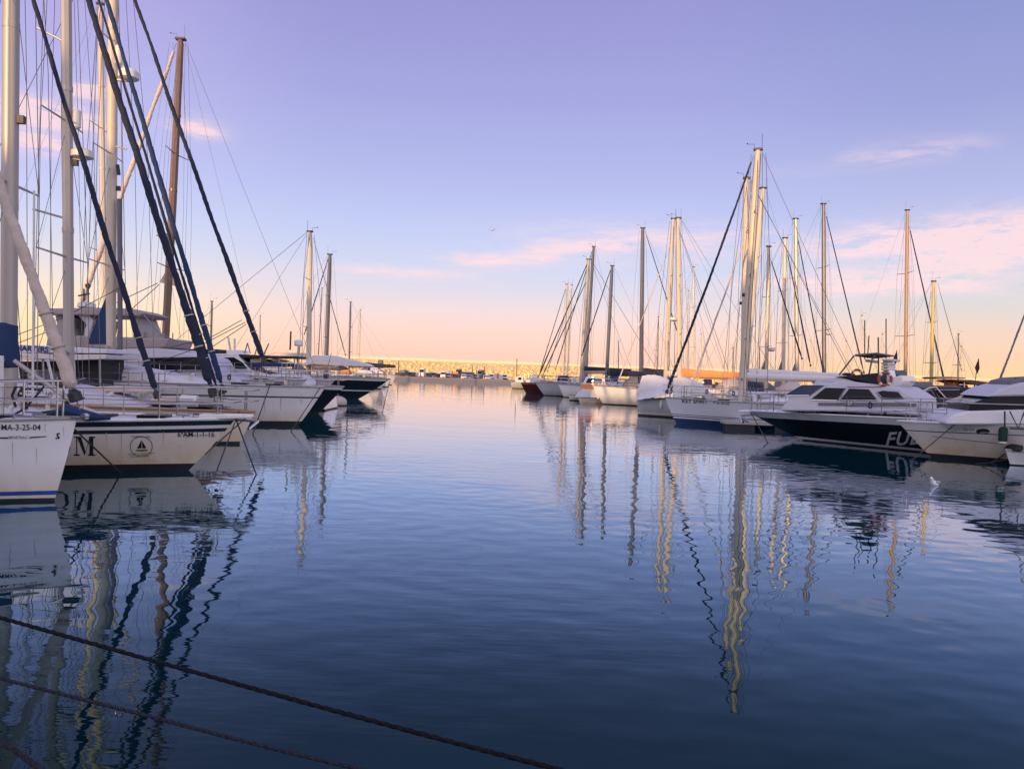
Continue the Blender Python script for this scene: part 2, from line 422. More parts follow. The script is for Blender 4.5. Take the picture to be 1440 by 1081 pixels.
            part('stay', wire, s.root, lambda b: b.tube([e - (a - e).normalized() * .15, a + (a - e).normalized() * .1], .012, 4))
        if backstay and s.fb != 0 and 'KEY' not in s.root['label']:
            q = s.edge(1, 0); part('stay', wire, s.root, lambda b: b.tube([q + Vector((.2, 0, 0)), T + Vector((-r, 0, 0))], wr, 4))
        for i in range(lines):     # halyards along the mast
            o = Vector((r * (1.5 + .9 * i) * (1 if i % 2 == 0 else -1), .05 * i, 0))
            part('halyard', ropem if i % 2 else wire, s.root, lambda b: b.tube([Bp + o * 1.6 + Vector((0, 0, .4)), Bp.lerp(T, .5) + o * 1.3, T + o * .5 - Vector((0, 0, .2))], wr * .75, 4))
        if boom:
            g = Bp + Vector((-r, 0, 1.15 + boomup)); e = g + Vector((-boom, 0, .10))
            bo = part('boom', m, s.root, lambda b: b.tube([g, e], .07, 8))
            if cover:
                n = 16; pts = []; rr = []
                for i in range(n + 1):
                    t = i / n; hgt = covh * (1 - .62 * t) * (1 + .12 * noise.noise(Vector((t * 9, s.loc.x, 1))))
                    pts.append(g.lerp(e, -.02 + 1.0 * t) + Vector((0, 0, hgt * .55))); rr.append(hgt * .62 + .04)
                vs = []; K = 10
                for i, (p, q) in enumerate(zip(pts, rr)):
                    for j in range(K):
                        th = 2 * math.pi * j / K
                        vs.append((p.x, p.y + math.cos(th) * min(.17, q * .6), p.z + math.sin(th) * q))
                cb = MB(); cb.add(vs, [(i * K + j, i * K + (j + 1) % K, (i + 1) * K + (j + 1) % K, (i + 1) * K + j) for i in range(n) for j in range(K)] + [tuple(range(K)), tuple(n * K + j for j in range(K))])
                cb.build('sail_cover', cover, bo)
            part('topping_lift', wire, s.root, lambda b: b.tube([e, T + Vector((-r, 0, -.1))], wr * .7, 4))
        if radar:
            c = Bp.lerp(T, radar) + Vector((r + .28, 0, 0))
            part('radar_dome', whitep, mast, lambda b: b.tube([c + Vector((0, 0, z)) for z in (-.12, -.08, .06, .12)], [.16, .26, .26, .17], 14))
            part('radar_bracket', black, mast, lambda b: b.box(c.x - .34, c.x + .1, -.05, .05, c.z - .17, c.z - .12))
        return mast
    def panel(s, poly, hw, m, name, parent=None, taper=0, px=True, bevel=.02, pivot=None, **kw):
        """profile traced on the near side, real width 2*hw across the boat"""
        pl = [s.px(a, b_, s.side * hw) for a, b_ in poly] if px else poly
        b = MB(); b.prism(pl, -hw, hw, taper, pivot); return b.build(name, m, parent or s.root, bevel=bevel, smooth=True, **kw)
    def pane(s, poly, hw, m, parent, name='window', taper=0, pivot=0, both=True, th=.012):
        pl = [s.px(a, b_, s.side * hw) for a, b_ in poly]
        for sd in ((-1, 1) if both else (s.side,)):
            b = MB(); n = len(pl)
            vs = [(x, sd * (hw - taper * (z - pivot) + o), z) for o in (-.02, th) for x, z in pl]
            b.add(vs, [tuple(range(n, 2 * n))] + [(i, (i + 1) % n, (i + 1) % n + n, i + n) for i in range(n)])
            wo = b.build(name, m, parent, smooth=False)
            if name in ('window', 'windscreen', 'tent_window'):
                ring_ = [Vector((x, sd * (hw - taper * (z - pivot) + .015), z)) for x, z in pl]; ring_.append(ring_[0])
                part('window_frame', steel, wo, lambda b: b.tube(ring_, .022, 5))
# ------------------------------------------------------------------ sky
SUN_A, SUN_E = R(25), R(7.5)          # the way the light travels: forward and to the right, low
wd = bpy.data.worlds.new('World'); SC.world = wd; wd.use_nodes = True
nt = wd.node_tree; N = nt.nodes; L = nt.links
bg = N['Background']
def M_(op, a, b=None, c=None, clamp=False):
    n = N.new('ShaderNodeMath'); n.operation = op; n.use_clamp = clamp
    for i, v in enumerate((a, b, c)):
        if v is None: continue
        if isinstance(v, (int, float)): n.inputs[i].default_value = v
        else: L.new(v, n.inputs[i])
    return n.outputs[0]
def RAMP(v, pts, lo, hi):
    mr = N.new('ShaderNodeMapRange'); mr.inputs['From Min'].default_value = lo; mr.inputs['From Max'].default_value = hi; L.new(v, mr.inputs['Value'])
    r = N.new('ShaderNodeValToRGB'); L.new(mr.outputs[0], r.inputs[0]); e = r.color_ramp.elements
    pts = [((p - lo) / (hi - lo), c) for p, c in pts]
    e[0].position, e[0].color = pts[0][0], (*pts[0][1], 1); e[1].position, e[1].color = pts[-1][0], (*pts[-1][1], 1)
    for p, c in pts[1:-1]:
        q = e.new(p); q.color = (*c, 1)
    return r.outputs[0]
def lin(r, g, b): return tuple(((c / 255) / 12.92 if c <= 10 else ((c / 255 + .055) / 1.055) ** 2.4) for c in (r, g, b))
def MIXC(f, a, b):
    n = N.new('ShaderNodeMix'); n.data_type = 'RGBA'
    for k, v in (('Factor', f), ('A', a), ('B', b)):
        if isinstance(v, (int, float)): n.inputs[k].default_value = v
        elif isinstance(v, tuple): n.inputs[k].default_value = (*v, 1)
        else: L.new(v, n.inputs[k])
    return n.outputs['Result']
tc = N.new('ShaderNodeTexCoord'); sep = N.new('ShaderNodeSeparateXYZ'); L.new(tc.outputs['Generated'], sep.inputs[0])
X, Y, Z = sep.outputs
yc = M_('MAXIMUM', Y, .08)
hor = M_('SQRT', M_('ADD', M_('MULTIPLY', X, X), M_('MULTIPLY', Y, Y)))
V = M_('DIVIDE', Z, M_('MAXIMUM', hor, .02)); U = M_('DIVIDE', X, yc)
SKY_ = [(-.06, (120, 110, 130)), (0.0, (253, 205, 180)), (.02, (253, 208, 190)), (.05, (252, 212, 200)), (.08, (240, 214, 210)), (.115, (217, 212, 228)), (.15, (203, 207, 240)),
       (.20, (192, 195, 240)), (.26, (182, 182, 235)), (.34, (170, 168, 226)), (.42, (160, 157, 217)), (.50, (150, 148, 210)), (.9, (150, 150, 212)), (1.6, (160, 160, 216))]
SKY = [(-.06, (120, 110, 130)), (0.0, (253, 206, 182)), (.02, (253, 209, 192)), (.045, (252, 213, 203)), (.07, (243, 217, 218)), (.10, (222, 215, 232)), (.13, (206, 211, 239)), (.17, (195, 203, 241)), (.21, (186, 192, 238)), (.26, (176, 180, 231)), (.34, (164, 165, 222)), (.42, (155, 154, 214)), (.50, (148, 146, 207)), (.9, (150, 150, 212)), (1.6, (160, 160, 216))]
front = RAMP(V, [(v, lin(*c)) for v, c in SKY], -.06, 1.6)
# warmer and yellower low on the left, duller on the far right
yl = RAMP(V, [(-.06, lin(120, 110, 130)), (0, lin(255, 220, 165)), (.035, lin(255, 232, 188)), (.07, lin(252, 228, 208)), (.11, lin(228, 222, 232)), (.16, lin(206, 210, 242)), (.22, lin(194, 196, 242)), (.35, lin(182, 176, 230)), (.5, lin(168, 155, 218)), (1.6, lin(160, 160, 216))], -.06, 1.6)
rg = RAMP(V, [(-.06, lin(120, 110, 130)), (0, lin(255, 216, 150)), (.03, lin(250, 208, 178)), (.06, lin(240, 210, 196)), (.095, lin(216, 212, 216)), (.14, lin(199, 207, 232)), (.2, lin(182, 187, 229)), (.32, lin(154, 159, 214)), (.46, lin(138, 145, 203)), (1.6, lin(160, 160, 216))], -.06, 1.6)
mrl = N.new('ShaderNodeMapRange'); mrl.interpolation_type = 'SMOOTHSTEP'; mrl.inputs['From Min'].default_value = -.22; mrl.inputs['From Max'].default_value = -.56; L.new(U, mrl.inputs['Value'])
mrr = N.new('ShaderNodeMapRange'); mrr.interpolation_type = 'SMOOTHSTEP'; mrr.inputs['From Min'].default_value = .15; mrr.inputs['From Max'].default_value = .6; L.new(U, mrr.inputs['Value'])
col = MIXC(mrr.outputs[0], MIXC(mrl.outputs[0], front, yl), rg)
# clouds: thin pink wisps at their own places in the sky
def uv(px, py):
    d = ray(px, py); return d.x / d.y, d.z / math.hypot(d.x, d.y)
CL = [(60, 158, 60, 13, 3.0), (50, 200, 45, 10, 3.0), (122, 129, 24, 9, 3.0), (272, 180, 32, 11, 2.2), (120, 182, 60, 7, .5),
      (560, 383, 110, 8, 1.0), (690, 366, 62, 9, 1.5), (765, 361, 24, 7, .9), (880, 342, 125, 22, 1.3), (830, 352, 60, 6, .8), (1010, 330, 60, 14, .4), (960, 365, 80, 8, .4),
      (1250, 340, 95, 15, 2.0), (1400, 335, 130, 25, 2.6), (1395, 362, 90, 11, 1.8), (1230, 402, 150, 11, 2.4), (1270, 382, 90, 7, 1.6), (1150, 385, 60, 8, .5), (1250, 218, 60, 12, .7), (1330, 207, 50, 10, .55), (1440, 420, 25, 7, .6),
      (400, 392, 100, 14, .3), (1180, 352, 60, 12, .4), (1120, 240, 60, 10, .12)]
tot = None
for px, py, a, b, st in CL:
    u0, v0 = uv(px, py); a /= FPX; b /= FPX
    du = M_('MULTIPLY', M_('SUBTRACT', U, u0), 1 / a); dv = M_('MULTIPLY', M_('SUBTRACT', V, v0), 1 / b)
    e = M_('MULTIPLY', M_('EXPONENT', M_('MULTIPLY', M_('ADD', M_('MULTIPLY', du, du), M_('MULTIPLY', dv, dv)), -.8)), st)
    tot = e if tot is None else M_('ADD', tot, e)
cx = N.new('ShaderNodeCombineXYZ'); L.new(M_('MULTIPLY', U, 5.5), cx.inputs[0]); L.new(M_('MULTIPLY', V, 30), cx.inputs[1])
nz = N.new('ShaderNodeTexNoise'); nz.inputs['Scale'].default_value = 1.7; nz.inputs['Detail'].default_value = 7; nz.inputs['Roughness'].default_value = .6; nz.inputs['Distortion'].default_value = .5
L.new(cx.outputs[0], nz.inputs['Vector'])
nz2 = N.new('ShaderNodeTexNoise'); nz2.inputs['Scale'].default_value = 5.5; nz2.inputs['Detail'].default_value = 8; nz2.inputs['Roughness'].default_value = .65; nz2.inputs['Distortion'].default_value = .8
L.new(cx.outputs[0], nz2.inputs['Vector'])
nn = M_('MULTIPLY', M_('SUBTRACT', M_('ADD', M_('MULTIPLY', nz.outputs['Fac'], .65), M_('MULTIPLY', nz2.outputs['Fac'], .35)), .40), 4.2, clamp=True)
cl = M_('MULTIPLY', tot, M_('ADD', M_('MULTIPLY', nn, .95), .08), clamp=True)
cl = M_('MULTIPLY', cl, M_('GREATER_THAN', Y, .05))
col = MIXC(M_('MULTIPLY', cl, .85), col, lin(254, 219, 223))
# behind the quay: the bright side of the sky where the sun has gone low
back = RAMP(V, [(-.06, (.3, .2, .15)), (0, (1.7, 1.25, .95)), (.15, (1.65, 1.4, 1.3)), (.4, (1.5, 1.36, 1.55)), (1.0, (.95, .95, 1.3)), (1.6, (.55, .56, .9))], -.06, 1.6)
mb = N.new('ShaderNodeMapRange'); mb.interpolation_type = 'SMOOTHSTEP'; mb.inputs['From Min'].default_value = .25; mb.inputs['From Max'].default_value = -.5; L.new(Y, mb.inputs['Value'])
col = MIXC(mb.outputs[0], col, back)
st = N.new('ShaderNodeTexSky'); st.sky_type = 'NISHITA'; st.sun_disc = False; st.sun_elevation = SUN_E; st.sun_rotation = R(180) + SUN_A
vm = N.new('ShaderNodeVectorMath'); vm.operation = 'SCALE'; vm.inputs['Scale'].default_value = .012; L.new(st.outputs[0], vm.inputs[0])
va = N.new('ShaderNodeVectorMath'); va.operation = 'ADD'; L.new(col, va.inputs[0]); L.new(vm.outputs[0], va.inputs[1])
L.new(va.outputs[0], bg.inputs['Color']); bg.inputs['Strength'].default_value = 1.0
ld = bpy.data.lights.new('sun', 'SUN'); lo = bpy.data.objects.new('sun', ld); COL.objects.link(lo)
ld.energy = 5.0; ld.angle = R(.6); ld.color = (1, .60, .25)
dirv = Vector((math.sin(SUN_A) * math.cos(SUN_E), math.cos(SUN_A) * math.cos(SUN_E), -math.sin(SUN_E)))
lo.rotation_euler = dirv.to_track_quat('-Z', 'Y').to_euler()
# ------------------------------------------------------------------ water
wm = bpy.data.materials.new('sea_water'); wm.use_nodes = True
nt = wm.node_tree; N = nt.nodes; L = nt.links; b = N['Principled BSDF']
b.inputs['Base Color'].default_value = (.0, .009, .012, 1); b.inputs['Roughness'].default_value = .015; b.inputs['IOR'].default_value = 1.33; b.inputs['Specular IOR Level'].default_value = 0
gl = N.new('ShaderNodeBsdfGlossy'); gl.inputs['Roughness'].default_value = .012
fr = N.new('ShaderNodeFresnel'); fr.inputs['IOR'].default_value = 1.8
ms = N.new('ShaderNodeAddShader'); L.new(b.outputs[0], ms.inputs[0]); L.new(gl.outputs[0], ms.inputs[1])
L.new(ms.outputs[0], N['Material Output'].inputs['Surface'])
rt = N.new('ShaderNodeValToRGB'); L.new(fr.outputs[0], rt.inputs[0]); e_ = rt.color_ramp.elements
e_[0].position, e_[0].color = .09, (.02, .055, .06, 1); e_[1].position, e_[1].color = 1, (1, 1, 1, 1)
for p_, c_ in ((.16, (.040, .064, .066)), (.2, (.07, .105, .12)), (.25, (.138, .20, .238)), (.31, (.245, .32, .385)), (.45, (.44, .53, .66)), (.58, (.66, .70, .80)), (.75, (.88, .87, .89))):
    q_ = e_.new(p_); q_.color = (*c_, 1)
L.new(rt.outputs[0], gl.inputs['Color'])
tcw = N.new('ShaderNodeTexCoord')
def nse(sx, sy, scale, detail, rot=0, rough=.5):
    mp = N.new('ShaderNodeMapping'); mp.inputs['Scale'].default_value = (sx, sy, 1); mp.inputs['Rotation'].default_value = (0, 0, rot)
    n = N.new('ShaderNodeTexNoise'); n.noise_dimensions = '2D'; n.inputs['Scale'].default_value = scale; n.inputs['Detail'].default_value = detail; n.inputs['Roughness'].default_value = rough
    L.new(tcw.outputs['Object'], mp.inputs[0]); L.new(mp.outputs[0], n.inputs['Vector']); return n.outputs['Fac']
big = nse(.6, 1, .5, 1, .3)
med = nse(.85, 1.15, 2.5, .5, -.2)
fine = nse(.4, 1.6, 5.5, 2, .12, .5)
mask = nse(.35, 1, .16, 3, .1)
mk = M_('MULTIPLY', M_('SUBTRACT', mask, .46), 7, clamp=True)
h = M_('ADD', M_('ADD', M_('MULTIPLY', big, .011), M_('MULTIPLY', med, .0044)), M_('MULTIPLY', M_('MULTIPLY', fine, M_('ADD', M_('MULTIPLY', mk, .95), .02)), .0016))
bp = N.new('ShaderNodeBump'); bp.inputs['Distance'].default_value = 1; bp.inputs['Strength'].default_value = 1; L.new(h, bp.inputs['Height']); [L.new(bp.outputs[0], s_.inputs['Normal']) for s_ in (b, gl, fr)]
w = MB(); w.add([(-3000, -3, 0), (3000, -3, 0), (3000, 6000, 0), (-3000, 6000, 0)], [(0, 1, 2, 3)])
w.build('water', wm, kind='structure', smooth=False)
# ------------------------------------------------------------------ quay, buildings behind it (they shade the near boats), breakwater
def qf(b):
    b.box(-60, 70, -9, .7, -1, .62); b.box(-60, 70, .45, .95, .42, .72)
q = MB(); qf(q); q.build('quay_pavement', concrete, kind='structure', smooth=False, bevel=.03)
g = MB(); g.add([(-400, -400, .58), (400, -400, .58), (400, -9.2, .58), (-400, -9.2, .58)], [(0, 1, 2, 3)]); g.build('ground', concrete, kind='structure', smooth=False)
def building(u0, u1, Hh, label, m=plaster):
    """stands across the sun's way, 60 m behind the camera; u runs sideways to the light"""
    th = -SUN_A; c = Vector((math.cos(SUN_A), -math.sin(SUN_A), 0)); v = Vector((math.sin(SUN_A), math.cos(SUN_A), 0))
    o = thing('quayside_building', label, 'building', c * ((u0 + u1) / 2) - v * 60 + Vector((0, 0, .6)), th, 'buildings along the quay road')
    w2 = (u1 - u0) / 2; Hh -= .6
    part('wall', m, o, lambda b: b.box(-w2, w2, -12, 0, 0, Hh - .4), smooth=False)
    part('roof', roofm, o, lambda b: b.box(-w2 - (.0), w2, -12.3, .3, Hh - .4, Hh), smooth=False)
    n = int(w2 * 2 / 3.2)
    for k in range(n):
        for j in range(int(Hh / 3.1)):
            x = -w2 + (k + .5) * 2 * w2 / n; z = 1.2 + j * 3.1
            if (k * 7 + j * 3) % 1 == 0 and j < 3: part('window', glassd, o, lambda b: b.box(x - .6, x + .6, .0, .04, z, z + 1.4), smooth=False)
building(-78, -36, 11.5, 'low plastered quayside building at the left end of the row')
building(-36, -20.2, 20.3, 'tall plastered quayside block beside the low building')
building(-20.2, -9, 15.7, 'middle plastered quayside building between two taller blocks')
building(-9, 70, 21.2, 'long tall plastered quayside block behind the quay')
bw = MB()
for i in range(9000):
    x = rnd.uniform(-330, 330); t = rnd.random(); y = 196 + 12 * t; z = .0 + 3.3 * t + rnd.uniform(-.15, .15); r_ = rnd.uniform(.35, .75)
    k = len(bw.v); bw.ball((x, y, z), (r_ * rnd.uniform(.7, 1.3), r_, r_ * rnd.uniform(.5, .9)), 5, 4)
    for j in range(k, len(bw.v)): bw.v[j] = tuple(c + rnd.uniform(-.12, .12) for c in bw.v[j])
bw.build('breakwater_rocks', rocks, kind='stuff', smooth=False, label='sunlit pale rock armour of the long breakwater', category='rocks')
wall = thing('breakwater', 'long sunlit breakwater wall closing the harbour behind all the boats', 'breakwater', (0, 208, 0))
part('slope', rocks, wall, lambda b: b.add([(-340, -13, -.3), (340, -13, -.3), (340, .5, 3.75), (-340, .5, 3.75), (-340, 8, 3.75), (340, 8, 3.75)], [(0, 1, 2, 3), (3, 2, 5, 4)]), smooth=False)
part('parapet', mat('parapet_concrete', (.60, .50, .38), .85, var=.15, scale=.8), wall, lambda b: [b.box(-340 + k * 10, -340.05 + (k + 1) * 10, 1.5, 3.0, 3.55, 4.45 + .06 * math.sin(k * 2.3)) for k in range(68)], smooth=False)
# floating pontoon before the small far boats
pont = thing('floating_pontoon', 'long low grey pontoon in front of the small far boats', 'pontoon', (-9, 126, 0), R(-6))
part('deck_slab', mat('slate_timber', (.11, .12, .19), .8), pont, lambda b: b.box(-24, 14, -1.2, 1.2, -.3, .62), smooth=False)  # slab in one dark bluish grey
part('edge_beam', mat('weathered_timber', (.16, .13, .13), .8), pont, lambda b: b.box(-24, 14, -1.28, -1.2, .35, .66), smooth=False)
for k in range(7):
    part('bollard', black, pont, lambda b: b.tube([(-22 + k * 5.6, -.6, .62), (-22 + k * 5.6, -.6, .95)], .12, 6))
# ------------------------------------------------------------------ small far boats
def far_boat(i, px, D, L_, typ, hullm, desc, group='small boats moored before the breakwater', flip=0, top=None):
    p = at(px, 530, D); hd = R((-95 + rnd.uniform(-12, 12)) if typ != 'side' else (0 if flip else 180))
    o = thing('small_motorboat', desc, 'motorboat', (p.x, D, 0), hd, group)
    B = L_ * .34
    def hf(b):
        n = 8; vs = []
        for k in range(n + 1):
            t = k / n; x = L_ / 2 - L_ * t; wd_ = B / 2 * math.sin(math.pi / 2 * min(1, t / .55)) ** .7; sh = .45 + .3 * (1 - t) ** 2
            vs += [(x - .4 * (1 - t), -wd_ * .75, -.2), (x, -wd_, sh), (x, wd_, sh), (x - .4 * (1 - t), wd_ * .75, -.2)]
        b.add(vs, [(k * 4 + j, k * 4 + j + 1, k * 4 + j + 5, k * 4 + j + 4) for k in range(n) for j in range(3)] + [(n * 4, n * 4 + 1, n * 4 + 2, n * 4 + 3)])
    part('hull', hullm, o, hf)
    ch = (top or 1.2) * .62; a = L_ * .18
    c = part('cabin', deckw if typ != 'dark' else canvgrey, o, lambda b: b.prism([(a + .5, .5), (a, .5 + ch * .9), (a - .2, .5 + ch), (-L_ * .25, .5 + ch), (-L_ * .25, .5)], -B * .36, B * .36, .08))
    part('windscreen', glassd, c, lambda b: b.prism([(a + .24, 0.5 + ch * .55), (a + .08, 0.5 + ch * .84), (-L_ * .2, 0.5 + ch * .84), (-L_ * .2, 0.5 + ch * .55)], -B * .3, B * .3, .08))
    if rnd.random() < .5: part('aerial', steel, c, lambda b: b.tube([(0, 0, 0.5 + ch), (-.1, 0, 0.5 + ch + rnd.uniform(.8, 2.0))], .025, 4))
    if rnd.random() < .3:
        cm = rnd.choice([canvgrey, canvblack, sailblue, canvor]); part('canopy', cm, o, lambda b: b.prism([(-L_ * .2, .7), (-L_ * .22, 1.6), (-L_ * .46, 1.5), (-L_ * .48, .7)], -B * .4, B * .4, .1))
    return o
kinds = [('dark', greyhull), ('w', gel), ('w', gel), ('dark', gel), ('w', gel2), ('w', redhull), ('dark', navyhull), ('w', gel)]
FB = [562, 569, 577, 585, 594, 601, 609, 616, 623, 630, 637, 645, 652, 660, 668, 676, 684, 692, 700, 709]
cols = {gel: 'white', gel2: 'cream', redhull: 'red', greyhull: 'grey', navyhull: 'navy'}
tops = [1.0, 1.5, 1.2, 1.0, 2.5, 1.2, 1.3, 1.0, 1.8, 1.4, 1.1, 2.6, 1.2, 1.0, 1.3, 2.5, 1.2, 1.6, 1.2, 1.5]
nth = 'first second third fourth fifth sixth seventh eighth ninth tenth eleventh twelfth thirteenth fourteenth fifteenth sixteenth seventeenth eighteenth nineteenth twentieth'.split()
for i, px in enumerate(FB):
    typ, hm = kinds[(i * 3 + i // 4) % 8]
    far_boat(i, px, 134 + (i % 4) * 3.3, rnd.uniform(3.6, 5.6), typ, hm, f'small {cols[hm]} motorboat behind the far pontoon, {nth[i]} from its left end', top=tops[i])
for k, (px, top) in enumerate([(560, 507), (591, 522), (664, 514), (681, 514), (670, 520), (636, 521)]):
    p = at(px, 530, 131); z = at(px, top, 131).z
    o = part('mooring_pile', rubm, None, lambda b: b.tube([(p.x, 131, -.5), (p.x, 131, z * .6), (p.x, 131, z)], [.10, .09, .05], 6))
    tag(o, f'thin dark mooring pile by the far pontoon, {nth[k]} counting along the pontoon', 'pile', 'mooring piles at the far pontoon')
# ------------------------------------------------------------------ LEFT ROW
# --- white yacht in the left corner
st_ = on_water(76, 704)
b1 = Boat('sailing_yacht', 'white sailing yacht with blue waterline stripe and registration MA-3-25-04, nearest in the left row', 'sailboat', st_, 7, 11.5, 3.6, (108, 589), 1.15, 'sailing yachts with bows to the channel')
b1.hull([(.05, 1, 1), (.10, 0, 1), (.17, 2, 1), (.20, 0, 1), (('d', .2), 0, 5), (('d', 0), 0, 2)], [gel, anti, blue], rail=.05)
b1.mark('MA-3-25-04', 30, 601, 8.3, ink, offset=.12)
b1.mark('BENETEAU', 26, 615, 4, ink, name='lettering')
b1.poly_on_hull([[(0, 614.5), (12, 614.5), (12, 616.5), (0, 616.5)], [(42, 614), (66, 612.8), (66, 614), (42, 616)]], ink, 'name_stripe')
b1.poly_on_hull([[(80, 609), (84, 608), (85, 610), (82, 611), (83, 613), (85, 615), (83, 617), (79, 617), (78, 615.5), (82, 615), (80, 612)]], ink, 'emblem')
b1.stanchions(.09, .6, 5, .62); b1.pulpit(.09)
b1.coachroof(-2.2, -8, 1.1, .42)
b1.rig((-330, -700), (-285, 590), .09, alu, 2, stays=[((-236, -420), (108, 564), .085, sailbeige)], boom=4, cover=sailblue)
c0 = b1.edge(0, 0)
part('anchor_roller', steel, b1.root, lambda b: (b.box(c0.x - .25, c0.x + .16, -.07, .07, c0.z, c0.z + .04), b.tube([c0 + Vector((.12, -.07, .05)), c0 + Vector((.12, .07, .05))], .045, 8)))
part('cleat', steel, b1.root, lambda b: [b.tube([b1.edge(.06, s_, .06, .12) + Vector((-.11, 0, 0)), b1.edge(.06, s_, .06, .12) + Vector((.11, 0, 0))], .014, 6) for s_ in (-1, 1)])
part('bow_hatch', glassd, b1.root, lambda b: b.box(-1.7, -1.15, -.25, .25, b1.sheer(.1) + .03, b1.sheer(.1) + .08), bevel=.02)
# --- the MOM yacht
st_ = on_water(264, 661)
b2 = Boat('sailing_yacht', 'cream ketch with two navy sheer stripes, large letters OM and a round sailing ship emblem', 'sailboat', st_, 7, 13, 4.0, (331, 589), 1.0, 'sailing yachts with bows to the channel')
b2.hull([(.15, 1, 1), (.2, 0, 1), (('d', .275), 0, 5), (('d', .195), 2, 1), (('d', .125), 0, 1), (('d', .02), 2, 1), (('d', 0), 0, 1)], [gel2, anti, navy], rail=.06, railm=gel2)
b2.mark('6ªAM-1-1-16', 276, 611, 7.3, ink, offset=.12)
def serifM(cx, cy, w, h):
    x0, x1 = cx - w / 2, cx + w / 2; y0, y1 = cy - h / 2, cy + h / 2; s = h * .07
    R_ = lambda a, b, c, d: [(a, b), (c, b), (c, d), (a, d)]
    return [R_(x0, y0, x0 + w * .30, y0 + s), R_(x0, y1 - s, x0 + w * .26, y1), R_(x0 + w * .10, y0 + s, x0 + w * .15, y1 - s),
            [(x0 + w * .14, y0 + s * .5), (x0 + w * .34, y0 + s * .5), (x0 + w * .55, y1 - s * 2.5), (x0 + w * .49, y1)],
            [(x0 + w * .49, y1), (x0 + w * .52, y1 - s * 1.8), (x0 + w * .72, y0 + s * .5), (x0 + w * .77, y0 + s * .5)],
            R_(x0 + w * .72, y0 + s, x0 + w * .90, y1 - s), R_(x0 + w * .70, y0, x1, y0 + s), R_(x0 + w * .64, y1 - s, x1, y1)]
def ringpoly(cx, cy, ro, ri, n=28, a0=0, a1=360, sy=1.0):
    out = []
    for k in range(n):
        p, q = R(a0 + (a1 - a0) * k / n), R(a0 + (a1 - a0) * (k + 1) / n)
        out.append([(cx + ro[0] * math.cos(p), cy + ro[1] * math.sin(p)), (cx + ro[0] * math.cos(q), cy + ro[1] * math.sin(q)), (cx + ri[0] * math.cos(q), cy + ri[1] * math.sin(q)), (cx + ri[0] * math.cos(p), cy + ri[1] * math.sin(p))])
    return out
b2.poly_on_hull(serifM(119.5, 627, 30, 27), ink, 'letter_m')
b2.poly_on_hull(ringpoly(86, 628, (13, 13.5), (8, 12)), ink, 'letter_o')
inkg = mat('faded_lettering', (.16, .15, .17), .5)
b2.poly_on_hull(ringpoly(199, 627.5, (16, 14.5), (14.9, 13.4), 40), inkg, 'emblem_ring')
b2.poly_on_hull([[(199.5, 618), (199.2, 630), (193, 630.5)], [(200.3, 619.5), (206, 630), (200.3, 630)], [(191, 632.5), (209, 632), (205.5, 633.8), (193, 634)]], ink, 'emblem_ship')
b2.poly_on_hull([[(180 + k * 2, 637.6 + k * 2.2), (219 - k * 5, 636.2 + k * 2.2), (219 - k * 5, 636.7 + k * 2.2), (180 + k * 2, 638.3 + k * 2.2)] for k in range(3)], inkg, 'emblem_waves')
b2.mark('NUESTRA SRA', 199, 614, 3.2, inkg, name='emblem_lettering')
b2.stanchions(.10, .75, 8, .65); b2.pulpit(.10, .68)
b2.coachroof(-2.6, -9.5, 1.3, .5, wins=4)
b2.rig((19, -400), (11, 600), .155, alu, 2, spl=1.5, stays=[((18, -352), (301, 558), .076, sailnavy), ((15, -109), (222, 560), .06, sailnavy)], boom=4.5, cover=None, lines=4, radar=None, rs=12, foot=1.15)
def cov(b):
    p = b2.Bp; zs = [(454, .16), (458, .20), (480, .205), (500, .25), (514, .25), (517, .18)]
    b.tube([Vector((p.x - .06, 0, b2.px(8, y)[1])) for y, r_ in zs], [r_ for y, r_ in zs], 14)
part('sail_cover', sailblue, b2.root, cov)
c0 = b2.edge(0, 0)
bx, bz = b2.px(354, 586)
bs = part('bow_platform', gel2, b2.root, lambda b: b.prism([(c0.x - .7, c0.z - .02), (bx, bz - .02), (bx, bz + .05), (c0.x - .7, c0.z + .10)], -.22, .22), bevel=.02)
part('bobstay', wire, bs, lambda b: b.tube([(bx - .1, 0, bz), (.35, 0, .35)], .014, 4))
part('bow_anchor', steel, b2.root, lambda b: (b.tube([(bx - .5, 0, bz - .06), (bx + .12, 0, bz - .10)], .025, 6), b.tube([(bx - .02, -.18, bz - .25), (bx + .13, 0, bz - .10), (bx - .02, .18, bz - .25)], .03, 6)))
def tubepx(bt, pts, r, y, name, m, n=6):
    return part(name, m, bt.root, lambda b: b.tube([bt.p3(a, c, y) for a, c in pts], r, n))
tubepx(b2, [(20, 507), (97, 562)], .045, -.6, 'spinnaker_pole', alu, 8)
tubepx(b2, [(2, 500), (3, 585)], .04, -1.3, 'flag_pole', whitep, 8)
tubepx(b2, [(67, 506), (78, 552)], .03, .5, 'awning_strut', whitep)
tubepx(b2, [(48, 268), (46, 560)], .022, -.9, 'shroud_cover', whitep, 6)
tubepx(b2, [(22, 572), (17, 556), (22, 544), (30, 544), (34, 556), (38, 575)], .028, -1.5, 'hose_loop', black)
tubepx(b2, [(0, 598), (14, 586), (34, 575), (48, 560), (62, 543)], .022, -1.6, 'mooring_warp', ropem)
for k, (x, y, r_) in enumerate([(98, 573, .18), (112, 580, .14), (62, 578, .12)]):
    pass
part('furled_headsail_bundle', sailbeige, b2.root, lambda b: b.tube([b2.p3(100, 585, -.9), b2.p3(116, 579, -.9), b2.p3(140, 584, -.9)], [.07, .13, .06], 8))
